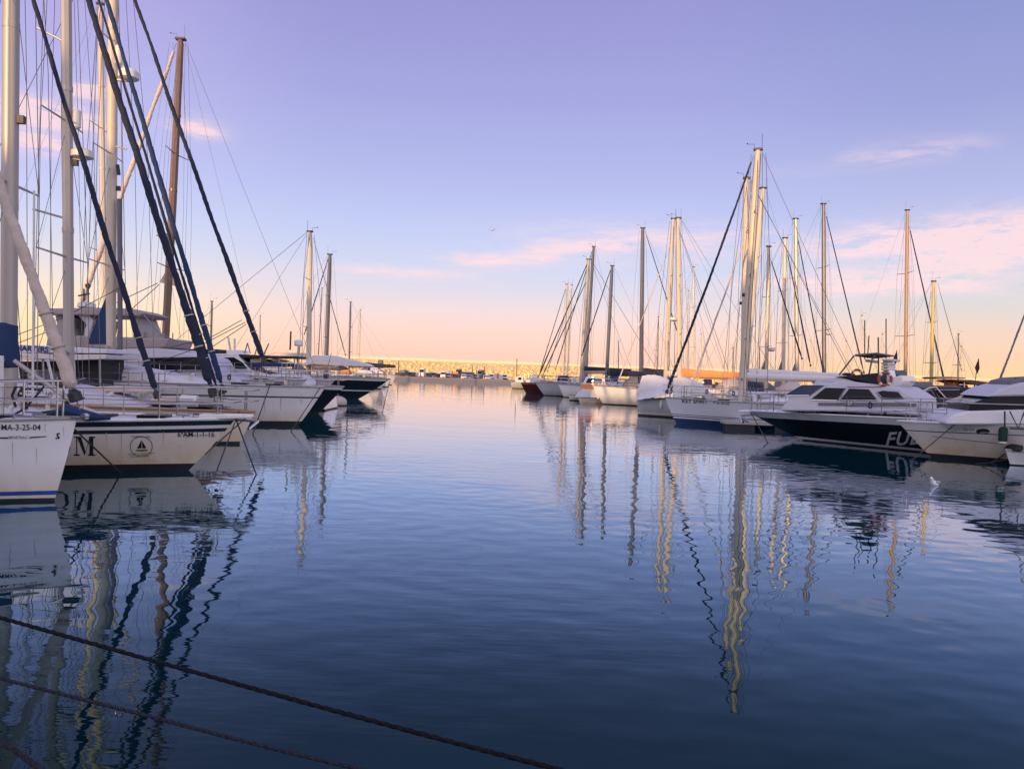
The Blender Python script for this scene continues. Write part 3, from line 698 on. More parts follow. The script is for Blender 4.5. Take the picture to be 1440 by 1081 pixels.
part('deck_tarpaulin', sailblue, b2.root, lambda b: b.tube([b2.p3(70, 583, -1.2), b2.p3(92, 576, -1.2), b2.p3(125, 585, -1.2), b2.p3(155, 588, -1.2)], [.03, .12, .10, .03], 8))
# --- white yacht behind it
st_ = on_water(336, 624)
b3 = Boat('sailing_yacht', 'white sailing yacht with tan sheer line close behind the cream ketch', 'sailboat', st_, 6, 12.5, 3.8, (358, 580), 1.15, 'sailing yachts with bows to the channel')
b3.stdhull(gel2, rail=.08, railm=teak)
b3.mark('7ªBI-4-34-05', 290, 584, 5, ink, offset=.1)
b3.stanchions(.08, .8, 8, .62); b3.pulpit(.08); b3.coachroof(-2.3, -9.2, 1.25, .62, lilac, wins=4)
b3.rig((92, -215), (97, 560), .145, alu, 3, spl=1.5, stays=[((93, -200), (315, 553), .076, sailblue), ((104, -120), (308, 556), .04, sailnavy)], boom=None, cover=None, lines=4, radar=.0, foot=1.35)
c = b3.p3(116, 217); part('radar_dome', whitep, b3.root, lambda b: b.tube([c + Vector((0, 0, z)) for z in (-.14, -.09, .07, .13)], [.16, .29, .29, .2], 14))
part('radar_bracket', alu, b3.root, lambda b: b.tube([c + Vector((-.45, 0, -.16)), c + Vector((0, 0, -.15))], .04, 6))
c = b3.p3(108, 168); part('radar_reflector', whitep, b3.root, lambda b: b.tube([c + Vector((0, 0, z)) for z in (-.27, -.22, .22, .27)], [.06, .11, .11, .06], 10))
part('spreader', alu, b3.root, lambda b: b.tube([b3.p3(96, 62), b3.p3(52, 39)], .03, 6)); part('spreader', alu, b3.root, lambda b: b.tube([b3.p3(95, 308), b3.p3(46, 294)], .03, 6))
b3.panel([(28, 556), (34, 540), (58, 535), (88, 537), (96, 556)], 1.0, canvblack, 'spray_hood', taper=.2, bevel=.05)
for q in (((104, 552), (112, 545), (150, 543), (196, 546), (204, 552)), ((206, 566), (214, 559), (244, 558), (250, 566)), ((270, 572), (276, 566), (298, 567), (304, 573))):
    b3.panel(list(q), .45, q[0][0] > 250 and canvgrey or sailbeige, 'canvas_bundle', bevel=.05)
part('liferaft_canister', whitep, b3.root, lambda b: b.tube([b3.p3(255, 563, -.5), b3.p3(278, 564, -.5)], .16, 10))
b2.panel([(40, 590), (46, 580), (60, 578), (68, 590)], .5, canvblack, 'locker_cover', bevel=.05)
# --- big white yacht with raked bow
st_ = on_water(419, 598)
b4 = Boat('sailing_yacht', 'large white yacht with a long raked bow and a thick pale mast with radar', 'sailboat', st_, 6, 15, 4.4, (457, 545), 1.5, 'sailing yachts with bows to the channel')
b4.hull([(.16, 1, 1), (.2, 0, 1), (('d', .42), 0, 5), (('d', .36), 2, 1), (('d', 0), 0, 2)], [gel, anti, rubm])
b4.stanchions(.06, .8, 9, .66); b4.pulpit(.08); b4.coachroof(-3, -11, 1.5, .6, wins=4)
b4.rig((160, -100), (155, 540), .175, whitem, 3, spl=1.6, stays=[((162, -80), (373, 513), .086, sailnavy)], boom=None, cover=None, lines=5, wr=.013, rs=14, foot=1.6)
def stack(b):
    pl = [b4.px(*p) for p in ((151, 415), (128, 476), (126, 484), (151, 484))]
    b.prism(pl, -.16, .16, .05)
part('stacked_sail', sailblue, b4.root, stack)
c = b4.p3(181, 106); part('radar_dome', whitep, b4.root, lambda b: b.tube([c + Vector((0, 0, z)) for z in (-.2, -.12, .1, .2)], [.22, .36, .36, .26], 14))
part('radar_bracket', alu, b4.root, lambda b: b.tube([c + Vector((-.6, 0, -.2)), c + Vector((0, 0, -.2))], .05, 6))
c = b4.p3(167, 78); part('radar_reflector', whitep, b4.root, lambda b: b.tube([c + Vector((0, 0, z)) for z in (-.36, -.3, .3, .36)], [.08, .15, .15, .08], 10))
tubepx(b4, [(168, 280), (169, 520)], .09, -.2, 'spare_spar', alud, 8)
part('green_cover', canvgreen, b4.root, lambda b: b.tube([b4.p3(160, y, -.25) for y in (498, 505, 530, 535)], [.1, .18, .15, .1], 10))
tubepx(b4, [(163, 206), (178, 210)], .03, -.3, 'spreader', alu)
tubepx(b4, [(165, 232), (167, 246)], .07, -.3, 'steaming_light', black)
c0 = b4.edge(.02, 0)
part('anchor_windlass', steel, b4.root, lambda b: (b.box(-.9, -.5, -.2, .2, c0.z, c0.z + .22), b.box(c0.x - .3, c0.x + .25, -.1, .1, c0.z, c0.z + .06)), bevel=.02)
part('deck_box', deckw, b4.root, lambda b: b.prism([b4.px(*p) for p in ((352, 553), (356, 541), (372, 541), (376, 553))], -.7, .7), bevel=.04)
rust = mat('rust_stain', (.42, .32, .24), .5, var=.2, scale=20); scum = mat('waterline_scum', (.30, .27, .19), .7, var=.5, scale=9)
for bt, lst in ((b1, ((18, 622, 30), (52, 630, 22), (64, 596, 12), (90, 600, 14))), (b2, ((150, 608, 14), (230, 607, 20), (262, 607, 12), (171, 610, 26), (311, 606, 8))), (b4, ((372, 566, 14), (395, 560, 18), (424, 556, 12)))):
    for x, y, l in lst: bt.poly_on_hull([[(x - .5, y), (x + .5, y), (x + .25, y + l), (x - .1, y + l)]], rust, 'rust_streak')
b1.poly_on_hull([[(73 + 2.2 * math.cos(R(a)), 661 + 1.5 * math.sin(R(a))) for a in range(0, 360, 30)]], whitep, 'water_outlet')
for bt, xs_ in ((b1, [(k * 7, 694.5 - .0 * k) for k in range(11)]), ):
    pass
# --- charter boat with sign board
p = at(150, 560, 26.5)
b5 = Boat('charter_boat', 'open charter motorboat with a CHARTERS board along its canopy roof', 'motorboat', (p.x + 1.0, 26.5), 6, 10.5, 3.6, (.9, 1.25), 1.1, kind='motor')
b5.stdhull(gel); b5.stanchions(.08, .4, 4, .6); b5.pulpit(.08)
rf = b5.panel([(18, 497), (150, 499), (148, 505), (86, 507), (18, 501)], 1.5, deckw, 'canopy_roof')
sg = b5.panel([(18, 484), (86, 487), (150, 491), (150, 497), (18, 496)], 1.52, mat('sign_white', (.62, .62, .68), .5), 'sign_board')
def sign(bt, txt, px, py, size_px, y, m, par, name='sign_lettering', tilt=0):
    x, z = bt.px(px, py, bt.side * y); D = bt.w((x, bt.side * y, z)).y; k = D / FPX
    vs, fs = text_mesh(txt, size_px * k * 1.38, 0, .5 * k)
    fx = -bt.side
    b = MB(); b.add([(x + fx * v.x, bt.side * (y + .015), z + v.y + tilt * v.x) for v in vs], fs); b.build(name, m, par, smooth=False)
sign(b5, 'CHARTERS', 42, 490.3, 7.5, 1.52, inkb, sg, tilt=-.03)
for pp in ((24, 500, 24, 556), (60, 502, 62, 556), (104, 505, 106, 556), (140, 504, 141, 556)):
    for y in (-1.35, 1.35): tubepx(b5, [(pp[0], pp[1]), (pp[2], pp[3])], .035, y, 'canopy_post', steel)
b5.panel([(24, 508), (92, 508), (100, 545), (30, 548)], .9, canvblack, 'interior_shade_block', bevel=.05)  # black block painting the shade of the open interior under the roof
b5.panel([(104, 505), (141, 503), (141, 545), (104, 545)], 1.0, canvblack, 'interior_shade_panel')  # second black block for the shaded interior
b5.panel([(50, 545), (78, 545), (80, 525), (66, 518), (54, 522)], 1.3, canvgrey, 'seat', bevel=.05)
lf = b5.panel([(36, 528), (43, 520), (51, 520), (50, 532), (40, 534)], 1.35, sailbeige, 'cushion', bevel=.05)
b5.panel([(24, 545), (100, 546), (150, 548), (150, 556), (24, 556)], 1.45, gel2, 'coaming', bevel=.03)
taupe_shaded = mat('taupe_shade_tone', (.30, .255, .25), .5, var=.1);  # shade of the silhouetted hardtop and flybridge put into the base colour
# --- flybridge motor yacht
p = at(330, 560, 34)
b6 = Boat('flybridge_yacht', 'white flybridge motor yacht with dark wraparound saloon window and a flat hardtop', 'motor yacht', (p.x + 1.5, 34), 6, 14, 4.4, (1.6, 1.6), 1.3, kind='motor')
b6.stdhull(gel); b6.stanchions(.05, .55, 7, .75); b6.pulpit(.06, .75)
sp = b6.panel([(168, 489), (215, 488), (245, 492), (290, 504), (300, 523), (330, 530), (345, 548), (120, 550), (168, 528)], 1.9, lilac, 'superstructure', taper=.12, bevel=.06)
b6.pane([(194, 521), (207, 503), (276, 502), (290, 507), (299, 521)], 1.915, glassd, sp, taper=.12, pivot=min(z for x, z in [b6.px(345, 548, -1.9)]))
fl = b6.panel([(64, 488), (66, 474), (110, 472), (180, 474), (238, 476), (232, 489), (168, 491)], 1.7, taupe_shaded, 'flybridge', bevel=.06)
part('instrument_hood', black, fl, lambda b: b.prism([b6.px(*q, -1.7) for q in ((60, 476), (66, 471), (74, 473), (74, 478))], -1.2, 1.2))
ht = b6.panel([(58, 436), (64, 433.5), (150, 432.5), (186, 434), (203, 440), (196, 444.5), (62, 442)], 1.55, taupe_shaded, 'hardtop', bevel=.05)
b6.panel([(77, 444), (93, 444), (108, 474), (84, 474)], 1.25, taupe_shaded, 'hardtop_strut', bevel=.04)
b6.panel([(80, 474), (74, 460), (96, 444), (103, 446), (96, 474)], 1.3, taupe_shaded, 'hardtop_strut', bevel=.04)
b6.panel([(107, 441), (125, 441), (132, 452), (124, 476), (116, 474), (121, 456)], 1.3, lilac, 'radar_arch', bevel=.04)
b6.panel([(180, 444), (190, 444), (202, 474), (196, 474)], 1.25, taupe_shaded, 'hardtop_strut', bevel=.03)
c = b6.p3(122, 430); part('radar_dome', whitep, ht, lambda b: b.tube([c + Vector((0, 0, z)) for z in (-.12, -.05, .1, .16)], [.25, .36, .34, .2], 14))
for a, bb in (((118, 430), (118, 406)), ((124, 430), (124, 398)), ((110, 416), (126, 413))): tubepx(b6, [a, bb], .035, 0, 'aerial', black)
tubepx(b6, [(121, 402), (126, 402)], .09, 0, 'horn', black)
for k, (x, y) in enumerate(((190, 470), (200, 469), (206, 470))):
    b6.panel([(x - 4, 478), (x - 3, y - 3), (x + 3, y - 3), (x + 4, 478)], 1.0, taupe_shaded, 'flybridge_seat', bevel=.05)
tubepx(b6, [(200, 440), (225, 470), (262, 485)], .025, -1.5, 'bimini_frame', steel)
b1.clutter(1, 2); b2.clutter(2, 4); b3.clutter(3, 4); b4.clutter(4, 4); b6.clutter(6, 2)
# --- second motor yacht, dark saloon, beyond
p = at(415, 555, 38.5)
b7 = Boat('motor_yacht', 'white motor yacht with black saloon glass and small blue bimini behind the raked bow', 'motor yacht', (p.x + .6, 38.5), 6, 13, 4.2, (1.3, 1.5), 1.3, kind='motor')
b7.stdhull(gel); b7.stanchions(.05, .5, 6, .7); b7.pulpit(.06, .7)
sp = b7.panel([(238, 500), (300, 497), (330, 497), (352, 520), (390, 530), (395, 540), (230, 545)], 1.8, deckw, 'superstructure', taper=.1, bevel=.06)
b7.pane([(292, 519), (300, 503), (328, 502), (342, 510), (347, 519)], 1.815, glassd, sp, taper=.1, pivot=b7.px(230, 545, -1.8)[1])
b7.panel([(236, 490), (306, 491), (308, 498), (240, 500)], 1.5, canvblack, 'awning', bevel=.03)
b7.panel([(318, 492), (336, 492), (338, 500), (318, 500)], 1.0, gel2, 'wheelhouse_top', bevel=.04)
b7.panel([(336, 498), (380, 500), (418, 501), (417, 504), (336, 503)], 1.4, canvblack, 'bimini', bevel=.02)
b7.panel([(332, 509), (398, 510), (398, 516), (332, 515)], 1.6, sailblue, 'boom_cover', bevel=.03)
b7.panel([(352, 504), (362, 504), (390, 514), (350, 514)], 1.2, sailbeige, 'seat', bevel=.04)
for a, bb in (((324, 492), (321, 474)), ((322, 484), (324, 484)), ((330, 492), (330, 476))): tubepx(b7, [a, bb], .05, 0, 'aerial', whitep)
for a, bb in (((343, 500), (348, 482)), ((348, 482), (352, 497)), ((358, 500), (362, 486)), ((370, 500), (378, 483)), ((378, 483), (372, 496))): tubepx(b7, [a, bb], .03, 0, 'fishing_rod_holder', steel)
for x in (338, 366, 392, 414): tubepx(b7, [(x, 503), (x, 535)], .03, -1.4, 'bimini_post', steel)
c = b7.p3(420, 482); 
tubepx(b7, [(420, 487), (417, 545)], .055, -.6, 'radar_pole', alu, 8)
part('radar_dome', whitep, b7.root, lambda b: b.tube([c + Vector((0, 0, z)) for z in (-.16, -.12, .06, .14)], [.16, .22, .22, .16], 12))
tubepx(b7, [(409, 466), (408, 492)], .04, -.3, 'aerial', black)
# --- masts of boats hidden behind the left row
def hidden(tip, base, D, head, label, m=alu, r=.09, stay=None, sm=sailnavy, sr=.05, hm=gel, L_=None, spread=2, boom=None, cover=None, lines=2, wr=.012, group=None, rad=None, covh=.3, spl=None, name='sailing_yacht', stripe=None, nrail=4, shr=True, wins=3):
    ft = at(base[0], base[1], D); tp = at(tip[0], tip[1], D); Hm = tp.z
    L_ = L_ or max(7, min(15, Hm * .78)); J = L_ * .40
    hv = Vector((math.cos(R(head)), math.sin(R(head)), 0)); stem = Vector((ft.x, D, 0)) + hv * J
    g = group or ('sailing yachts with bows to the channel' if (D and ((ft.x < 0) == (math.cos(R(head)) > 0))) else 'sailing yachts with sterns to the channel')
    bt = Boat(name, label, 'sailboat', stem, head, L_, L_ * .31, (L_ * .06, L_ * .045 + .75), L_ * .03 + .65, g)
    bt.stdhull(hm, n=14, rail=.06, stripe=stripe)
    if nrail: bt.stanchions(.1, .8, nrail + 1, .6, lines=1, r=.016); bt.pulpit(.09, .6, .02)
    bt.coachroof(-L_ * .2, -L_ * .68, L_ * .10, .42, wins=wins)
    q = random.Random(int(D * 10)); xa = -L_ * .66; hw = L_ * .095; zb = bt.sheer(.6) + .25
    if D < 100:
        hc = q.choice([canvblack, canvgrey, sailbeige, sailnavy, sailblue, sailwhite])
        def hood(b):
            vs = []; K = 9
            for i, (xx, hh) in enumerate(((xa + 1.0, .05), (xa + .75, .5), (xa + .3, .85), (xa - .35, .95))):
                for j in range(K):
                    th = math.pi * j / (K - 1); vs.append((xx, -hw * 1.25 * math.cos(th), zb + hh * math.sin(th) ** .7))
            b.add(vs, [(i * K + j, i * K + j + 1, (i + 1) * K + j + 1, (i + 1) * K + j) for i in range(3) for j in range(K - 1)])
        part('spray_hood', hc, bt.root, hood)
        if q.random() < .5:
            part('bimini', hc, bt.root, lambda b: b.prism([(xa - .9, zb + 1.25), (xa - 1.8, zb + 1.38), (xa - 2.7, zb + 1.25), (xa - 2.7, zb + 1.21), (xa - .9, zb + 1.21)], -hw * 1.2, hw * 1.2))
            for sd in (-1, 1): part('bimini_post', steel, bt.root, lambda b: b.tube([(xa - 1.8, sd * hw * 1.15, zb - .2), (xa - 1.0, sd * hw * 1.15, zb + 1.22)], .02, 5))
        part('liferaft_canister', whitep, bt.root, lambda b: b.tube([(-L_ * .3, -.3, zb + .35), (-L_ * .3, .3, zb + .35)], .16, 10), bevel=0)
        part('flag_staff', teak, bt.root, lambda b: b.tube([(bt.xt(1) + .2, .2, zb - .1), (bt.xt(1) - .2, .2, zb + 1.5)], .018, 5))
        if q.random() < .4: part('flag', q.choice([canvred, canvblack, sailbeige]), bt.root, lambda b: b.add([(bt.xt(1) - .2, .2, zb + 1.5), (bt.xt(1) - .05, .2, zb + .95), (bt.xt(1) - .15, .26, zb + .7), (bt.xt(1) - .35, .22, zb + .8)], [(0, 1, 2, 3)]), smooth=False)
        part('outboard_motor', black, bt.root, lambda b: (b.box(bt.xt(1) + .1, bt.xt(1) + .35, -.7, -.45, zb + .1, zb + .5), b.box(bt.xt(1) + .18, bt.xt(1) + .26, -.62, -.54, zb - .4, zb + .1)), bevel=.03)
    ss = []
    if stay:
        for q in (stay if isinstance(stay[0][0], (tuple, list)) else [stay]): ss.append(((q[0][0], q[0][1]), (q[1][0], q[1][1]), q[2] if len(q) > 2 else sr, q[3] if len(q) > 3 else sm))
    bt.rig(tip, base, r, m, spread, stays=ss, boom=boom or L_ * .33, cover=cover, lines=lines, wr=wr * .62, backstay=(D < 50 or int(D) % 3 == 0), radar=rad, covh=covh, spl=spl, shr=shr)
    return bt
hidden((141, 6), (148, 535), 46, 6, 'white yacht with a slim pale mast just left of the thick radar mast', whitem, .17, lines=3)
bb = hidden((254, 56), (231, 492), 40, 180, 'yacht with a brown varnished mast leaning right, its bow turned away from the channel', wood, .20, stay=((247, 64), (104, 452), .13, sailbeige), lines=5, cover=sailnavy, rad=.43, wr=.014)
part('clew_flap', sailbeige, bb.root, lambda b: b.prism([bb.px(*q) for q in ((238, 374), (224, 397), (250, 403))], -.02, .02), smooth=False)
for nm, pts, y, r_ in (('sheet', [(222, 398), (120, 446), (0, 492)], -.3, .02), ('sheet', [(224, 400), (150, 466), (96, 520)], .3, .02)):
    tubepx(bb, pts, r_, y, nm, ropem)
part('clew_flap', sailbeige, b4.root, lambda b: b.prism([b4.px(*q) for q in ((163, 388), (162, 411), (175, 415), (170, 398))], -.02, .02), smooth=False)
for nm, pts, y in (('sheet', [(168, 405), (90, 446), (0, 480)], -.5), ('sheet', [(345, 453), (270, 492), (190, 520), (110, 530)], .3), ('sheet', [(346, 456), (250, 520), (175, 545)], -.4), ('guy', [(340, 450), (295, 475), (240, 488)], .2)):
    tubepx(b4, pts, .013, y, nm, ropem)
for x, y in ((263, 485), (243, 468)): tubepx(b6, [(x, 498), (x, y)], .03, 1.3, 'bimini_post', steel)
hidden((298, 424), (297, 462), 70, 6, 'distant yacht whose short mast top shows above the black awning', alud, .10)
hidden((366, 444), (366, 490), 95, 6, 'distant yacht with a thin dark pole mast behind the blue furled sail', alud, .06, spread=1, lines=0)
# --- dark hull behind the raked bow
st_ = on_water(447, 581)
b8 = Boat('motor_yacht', 'navy hulled motor yacht with pale foredeck, its bow just past the raked white bow', 'motor yacht', st_, 5, 13, 4, (484, 544), 1.5, kind='motor')
b8.hull([(.1, 1, 1), (('d', .15), 2, 5), (('d', 0), 0, 1)], [gel, anti, navyhull])
b8.stanchions(.05, .6, 7, .6); b8.pulpit(.08)
b8.panel([(436, 541), (420, 528), (380, 526), (380, 545), (436, 545)], 1.3, deckw, 'wheelhouse', taper=.1, bevel=.05)
# --- dark green hull with cream awning
st_ = on_water(503, 561)
b9 = Boat('sailing_yacht', 'black hulled yacht with white sheer line under a long cream boom tent', 'sailboat', st_, 4, 15, 4.2, (549, 533), 1.5, 'sailing yachts with bows to the channel')
b9.hull([(.12, 2, 1), (.55, 2, 2), (.62, 0, 1), (('d', .16), 2, 4), (('d', 0), 0, 1)], [gel, anti, navyhull])
b9.stanchions(.05, .8, 9, .65); b9.pulpit(.07); b9.coachroof(-3, -10, 1.4, .6)
b9.rig((436, 326), (434, 525), .17, whitem, 2, stays=[((441, 336), (486, 500), .03, canvgrey)], boom=5, cover=sailbeige, lines=3, wr=.016, radar=None, foot=1.5)
b9.panel([(424, 514), (440, 499), (470, 500), (518, 512), (524, 516), (470, 514), (440, 512)], .9, sailwhite, 'boom_tent', bevel=.04)
b9.panel([(438, 512), (476, 514), (476, 521), (438, 520)], 1.1, teak, 'deckhouse', bevel=.03)
c = b9.p3(440, 420)
hidden((464, 358), (458, 520), 68, 5, 'yacht with a dark grey mast beside the bright cream mast', alud, .19, stay=((462, 362), (428, 470), .05, sailnavy), lines=3, boom=5, cover=sailbeige, wr=.016)
hidden((493, 425), (491, 512), 84, 180, 'distant yacht with navy boom cover and a thin grey mast', alud, .10, boom=5, cover=sailnavy, covh=.5)
hidden((507, 436), (504, 512), 96, 6, 'distant yacht with the thin tan mast, last mast of the left row', whitem, .08, boom=3)
hidden((453, 405), (447, 500), 105, 6, 'distant yacht whose thin mast shows right beside the bright cream mast', alud, .07, lines=0)
st_ = on_water(551, 541)
b10 = Boat('motorboat', 'white motorboat with dark bottom at the far end of the left row', 'motorboat', st_, 4, 11, 3.6, (557, 527), 1.3, kind='motor')
b10.stdhull(gel); b10.panel([(500, 524), (512, 516), (530, 517), (540, 525)], 1.4, deckw, 'cabin', taper=.1, bevel=.05); b10.pulpit(.08, r=.03)
b10.panel([(531, 506), (538, 506), (538, 518), (531, 518)], .5, canvgrey, 'console_cover', bevel=.05)
st_ = on_water(536, 547)
b11 = Boat('motorboat', 'low white motorboat with orange deck boxes between the black hull and the last boat', 'motorboat', st_, 4, 10, 3.4, (543, 531), 1.2, kind='motor')
b11.stdhull(gel); b11.panel([(496, 527), (504, 520), (520, 521), (530, 528)], 1.2, deckw, 'cabin', taper=.1, bevel=.05); b11.pulpit(.08, r=.03)
b11.panel([(474, 526), (480, 520), (490, 520), (492, 527)], .8, canvor, 'deck_box', bevel=.04)
# ------------------------------------------------------------------ RIGHT ROW
GR = 'sailing yachts with bows to the channel'
# --- white cruiser at the right edge
st_ = on_water(1311, 643)
r1 = Boat('motor_cruiser', 'white motor cruiser with an oval porthole at the right edge, green fender on its side', 'motor yacht', st_, 166, 11.5, 3.9, (1262, 592), 1.35, kind='motor')
r1.hull([(.14, 1, 1), (.2, 0, 1), (('d', .30), 0, 6), (('d', .27), 2, 1), (('d', 0), 0, 2)], [gel2, anti, rubm], rail=.05, railm=gel2)
r1.mark('7ªCU-1-08-04', 1350, 604, 5, inkg)
r1.poly_on_hull([[(1382 + 9.8 * math.cos(R(a)) * (1), 606.5 + 4 * math.sin(R(a))) for a in range(0, 360, 20)]], black, 'porthole')
r1.poly_on_hull([[(1384 + 7 * math.cos(R(a)), 608.2 + 1.2 * math.sin(R(a))) for a in range(0, 360, 30)]], mat('porthole_glint', (.3, .3, .33), .1), 'porthole_glint_patch')  # pale ellipse paints a glint of light inside the porthole
r1.poly_on_hull([[(1311 + k * 4, 612.9 + k * .44) for k in range(24)] + [(1311 + k * 4, 613.8 + k * .44) for k in range(23, -1, -1)]], inkg, 'stripe')
r1.stanchions(.06, .55, 6, .62, m=steel, inn=.1); r1.pulpit(.10, .62)
sp = r1.panel([(1330, 592), (1342, 583), (1362, 578), (1440, 576), (1500, 576), (1500, 597), (1330, 597)], 1.5, deckw, 'foredeck_house', taper=.15, bevel=.08)
dk = r1.panel([(1363, 578), (1364, 568), (1400, 556), (1520, 554), (1520, 578)], 1.35, glassd, 'windscreen', taper=.12, bevel=.03)
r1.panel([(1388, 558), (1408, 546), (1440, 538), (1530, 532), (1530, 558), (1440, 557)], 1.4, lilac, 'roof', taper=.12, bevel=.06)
r1.panel([(1418, 546), (1424, 535), (1440, 531), (1500, 528), (1500, 540)], 1.0, canvgrey, 'flybridge_screen', taper=.1, bevel=.03)
for x in (1428, 1432, 1436): tubepx(r1, [(x, 537), (x, 531)], .03, .6, 'aerial', black)
tubepx(r1, [(1364, 567), (1440, 569), (1500, 571)], .02, 1.55, 'handrail', steel)
tubepx(r1, [(1413, 578), (1413, 600)], .025, 1.7, 'rail_post', black); tubepx(r1, [(1420, 578), (1432, 602), (1440, 580)], .02, 1.6, 'rail_post', black)
tubepx(r1, [(1420, 602), (1440, 603)], .03, 1.9, 'rub_line', rubm)
def fender(bt, px, py, h_px, r_px, m, label, x_off=.0, cap=whitep):
    x, z = bt.px(px, py, bt.side * bt.B * .45)
    for _ in range(5): x, z = bt.px(px, py, bt.side * (bt.surf(x, z) + r_px * bt.w((x, 0, z)).y / FPX * .8))
    y = bt.side * (bt.surf(x, z) + r_px * bt.w((x, 0, z)).y / FPX * .8)
    W_ = bt.w((x, y, z)); k = W_.y / FPX; h = h_px * k / 2; r = r_px * k
    o = thing('fender', label, 'fender', W_, 0)
    part('body', m, o, lambda b: b.tube([(0, 0, zz) for zz in (-h * .7, -h * .62, h * .7, h * .9, h)], [r * .9, r, r, r * .6, r * .3], 12))
    part('end_cap', cap, o, lambda b: b.tube([(0, 0, zz) for zz in (-h, -h * .9, -h * .68)], [r * .3, r * .8, r * .88], 12))
    part('lanyard', ropem, o, lambda b: b.tube([(0, 0, h), (0, 0, h + .75)], .012, 4))
    return o
fender(r1, 1410.5, 611, 27, 5.6, canvgreen, 'dark green fender with white end hanging on the white cruiser')
# --- tender in the corner
p = on_water(1421, 654)
td = Boat('dinghy', 'small white tender moored in front of the cruiser at the right edge', 'dinghy', p, 178, 3.6, 1.5, (1414, 632), .42, kind='motor')
td.hull([(.04, 1, 1), (('d', .06), 0, 4), (('d', 0), 2, 1)], [mat('tender_white', (.62, .62, .66), .4), anti, greyhull], rail=.04, railm=greyhull)
td.panel([(1426, 634), (1434, 626), (1440, 626), (1440, 636)], .3, canvblack, 'outboard_cover', bevel=.04)
# --- navy motor yacht FUE
st_ = on_water(1131, 619)
r2 = Boat('motor_yacht', 'navy motor yacht with pale letters FUE on its hull and white upper deck', 'motor yacht', st_, 142, 15, 4.8, (1048, 577), 1.32, kind='motor')
r2.hull([(.05, 1, 1), (.14, 3, 1), (('d', .24), 2, 7), (('d', 0), 0, 2)], [gel, anti, navyhull, inkw], n=34, rail=.05, railm=gel)
r2.mark('6ªMA-2-1-96', 1138, 580, 4.2, ink, offset=.08, tilt=.03)
r2.mark('FUEL', 1275, 617.0, 19.5, inkw, shear=.3, offset=.5, name='ship_name', spacing=1.1, tilt=-.06)
r2.poly_on_hull([[(1146, 594), (1156, 594.5), (1168, 598), (1158, 597.5)]], steel, 'vent_trim')
r2.poly_on_hull([[(1170, 602), (1173, 602), (1173.5, 607), (1171, 607)]], steel, 'fairlead')
r2.stanchions(.05, .62, 9, .68, inn=.12); r2.pulpit(.09, .7, .02)
bx, bz = r2.px(1046, 578); c0 = r2.edge(.03, 0)
part('bow_platform', gel, r2.root, lambda b: b.prism([(c0.x - .9, c0.z - .05), (bx + .1, bz - .03), (bx + .1, bz + .04), (c0.x - .9, c0.z + .1)], -.35, .35), bevel=.03)
part('bow_anchor', steel, r2.root, lambda b: (b.tube([(bx - .6, 0, bz - .1), (bx + .15, 0, bz - .2)], .04, 6), b.tube([(bx - .1, -.28, bz - .45), (bx + .16, 0, bz - .2), (bx - .1, .28, bz - .45)], .05, 6)))
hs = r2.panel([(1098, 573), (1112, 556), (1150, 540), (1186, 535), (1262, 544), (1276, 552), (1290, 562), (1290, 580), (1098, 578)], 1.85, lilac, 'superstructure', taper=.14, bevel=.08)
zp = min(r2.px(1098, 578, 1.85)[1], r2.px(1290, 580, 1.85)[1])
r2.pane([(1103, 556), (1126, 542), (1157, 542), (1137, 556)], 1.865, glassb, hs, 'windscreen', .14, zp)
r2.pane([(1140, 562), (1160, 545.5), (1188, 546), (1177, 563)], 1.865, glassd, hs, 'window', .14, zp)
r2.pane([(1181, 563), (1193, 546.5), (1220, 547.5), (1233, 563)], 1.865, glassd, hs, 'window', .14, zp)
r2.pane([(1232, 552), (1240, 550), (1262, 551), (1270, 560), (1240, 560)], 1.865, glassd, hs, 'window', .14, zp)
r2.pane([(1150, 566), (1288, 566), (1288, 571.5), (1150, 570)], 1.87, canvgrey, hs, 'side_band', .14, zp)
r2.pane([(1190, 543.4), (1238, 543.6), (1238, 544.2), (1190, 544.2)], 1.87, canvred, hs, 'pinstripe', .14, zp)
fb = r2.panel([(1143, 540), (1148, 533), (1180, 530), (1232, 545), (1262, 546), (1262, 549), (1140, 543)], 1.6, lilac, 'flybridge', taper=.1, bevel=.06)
r2.panel([(1174, 530), (1204, 527), (1236, 524), (1236, 541), (1216, 537), (1188, 531.5)], 1.62, canvblack, 'flybridge_dodger', bevel=.03)
tubepx(r2, [(1180, 527), (1201, 500)], .03, 1.4, 'bimini_frame', alud); tubepx(r2, [(1180, 527), (1201, 500)], .03, -1.4, 'bimini_frame', alud)
r2.panel([(1200, 500.5), (1203, 498), (1233, 495.5), (1233, 497.5), (1203, 501)], 1.4, canvgrey, 'bimini', bevel=.01)
tubepx(r2, [(1233, 496), (1226, 506), (1222, 526)], .03, 1.3, 'bimini_frame', alud); tubepx(r2, [(1233, 496), (1226, 506), (1222, 526)], .03, -1.3, 'bimini_frame', alud)
ra = r2.panel([(1241, 505), (1247, 505), (1256, 545), (1244, 545)], .45, gel, 'radar_arch', bevel=.03)
r2.panel([(1216, 505), (1227, 506), (1226, 510), (1217, 509)], .5, whitep, 'radar_scanner', bevel=.02)
r2.panel([(1240, 504.5), (1253, 504), (1252, 507), (1240, 507)], .8, whitep, 'light_bar', bevel=.02)
for k in range(3): r2.panel([(1238.5, 510 + 4 * k), (1250, 509.5 + 4 * k), (1249, 512.5 + 4 * k), (1240, 513 + 4 * k)], .6, whitep, 'loudhailer', bevel=.02)
tubepx(r2, [(1235, 474), (1235.5, 528)], .025, .6, 'aerial', black); tubepx(r2, [(1216, 450), (1216, 505)], .02, .3, 'aerial', black)
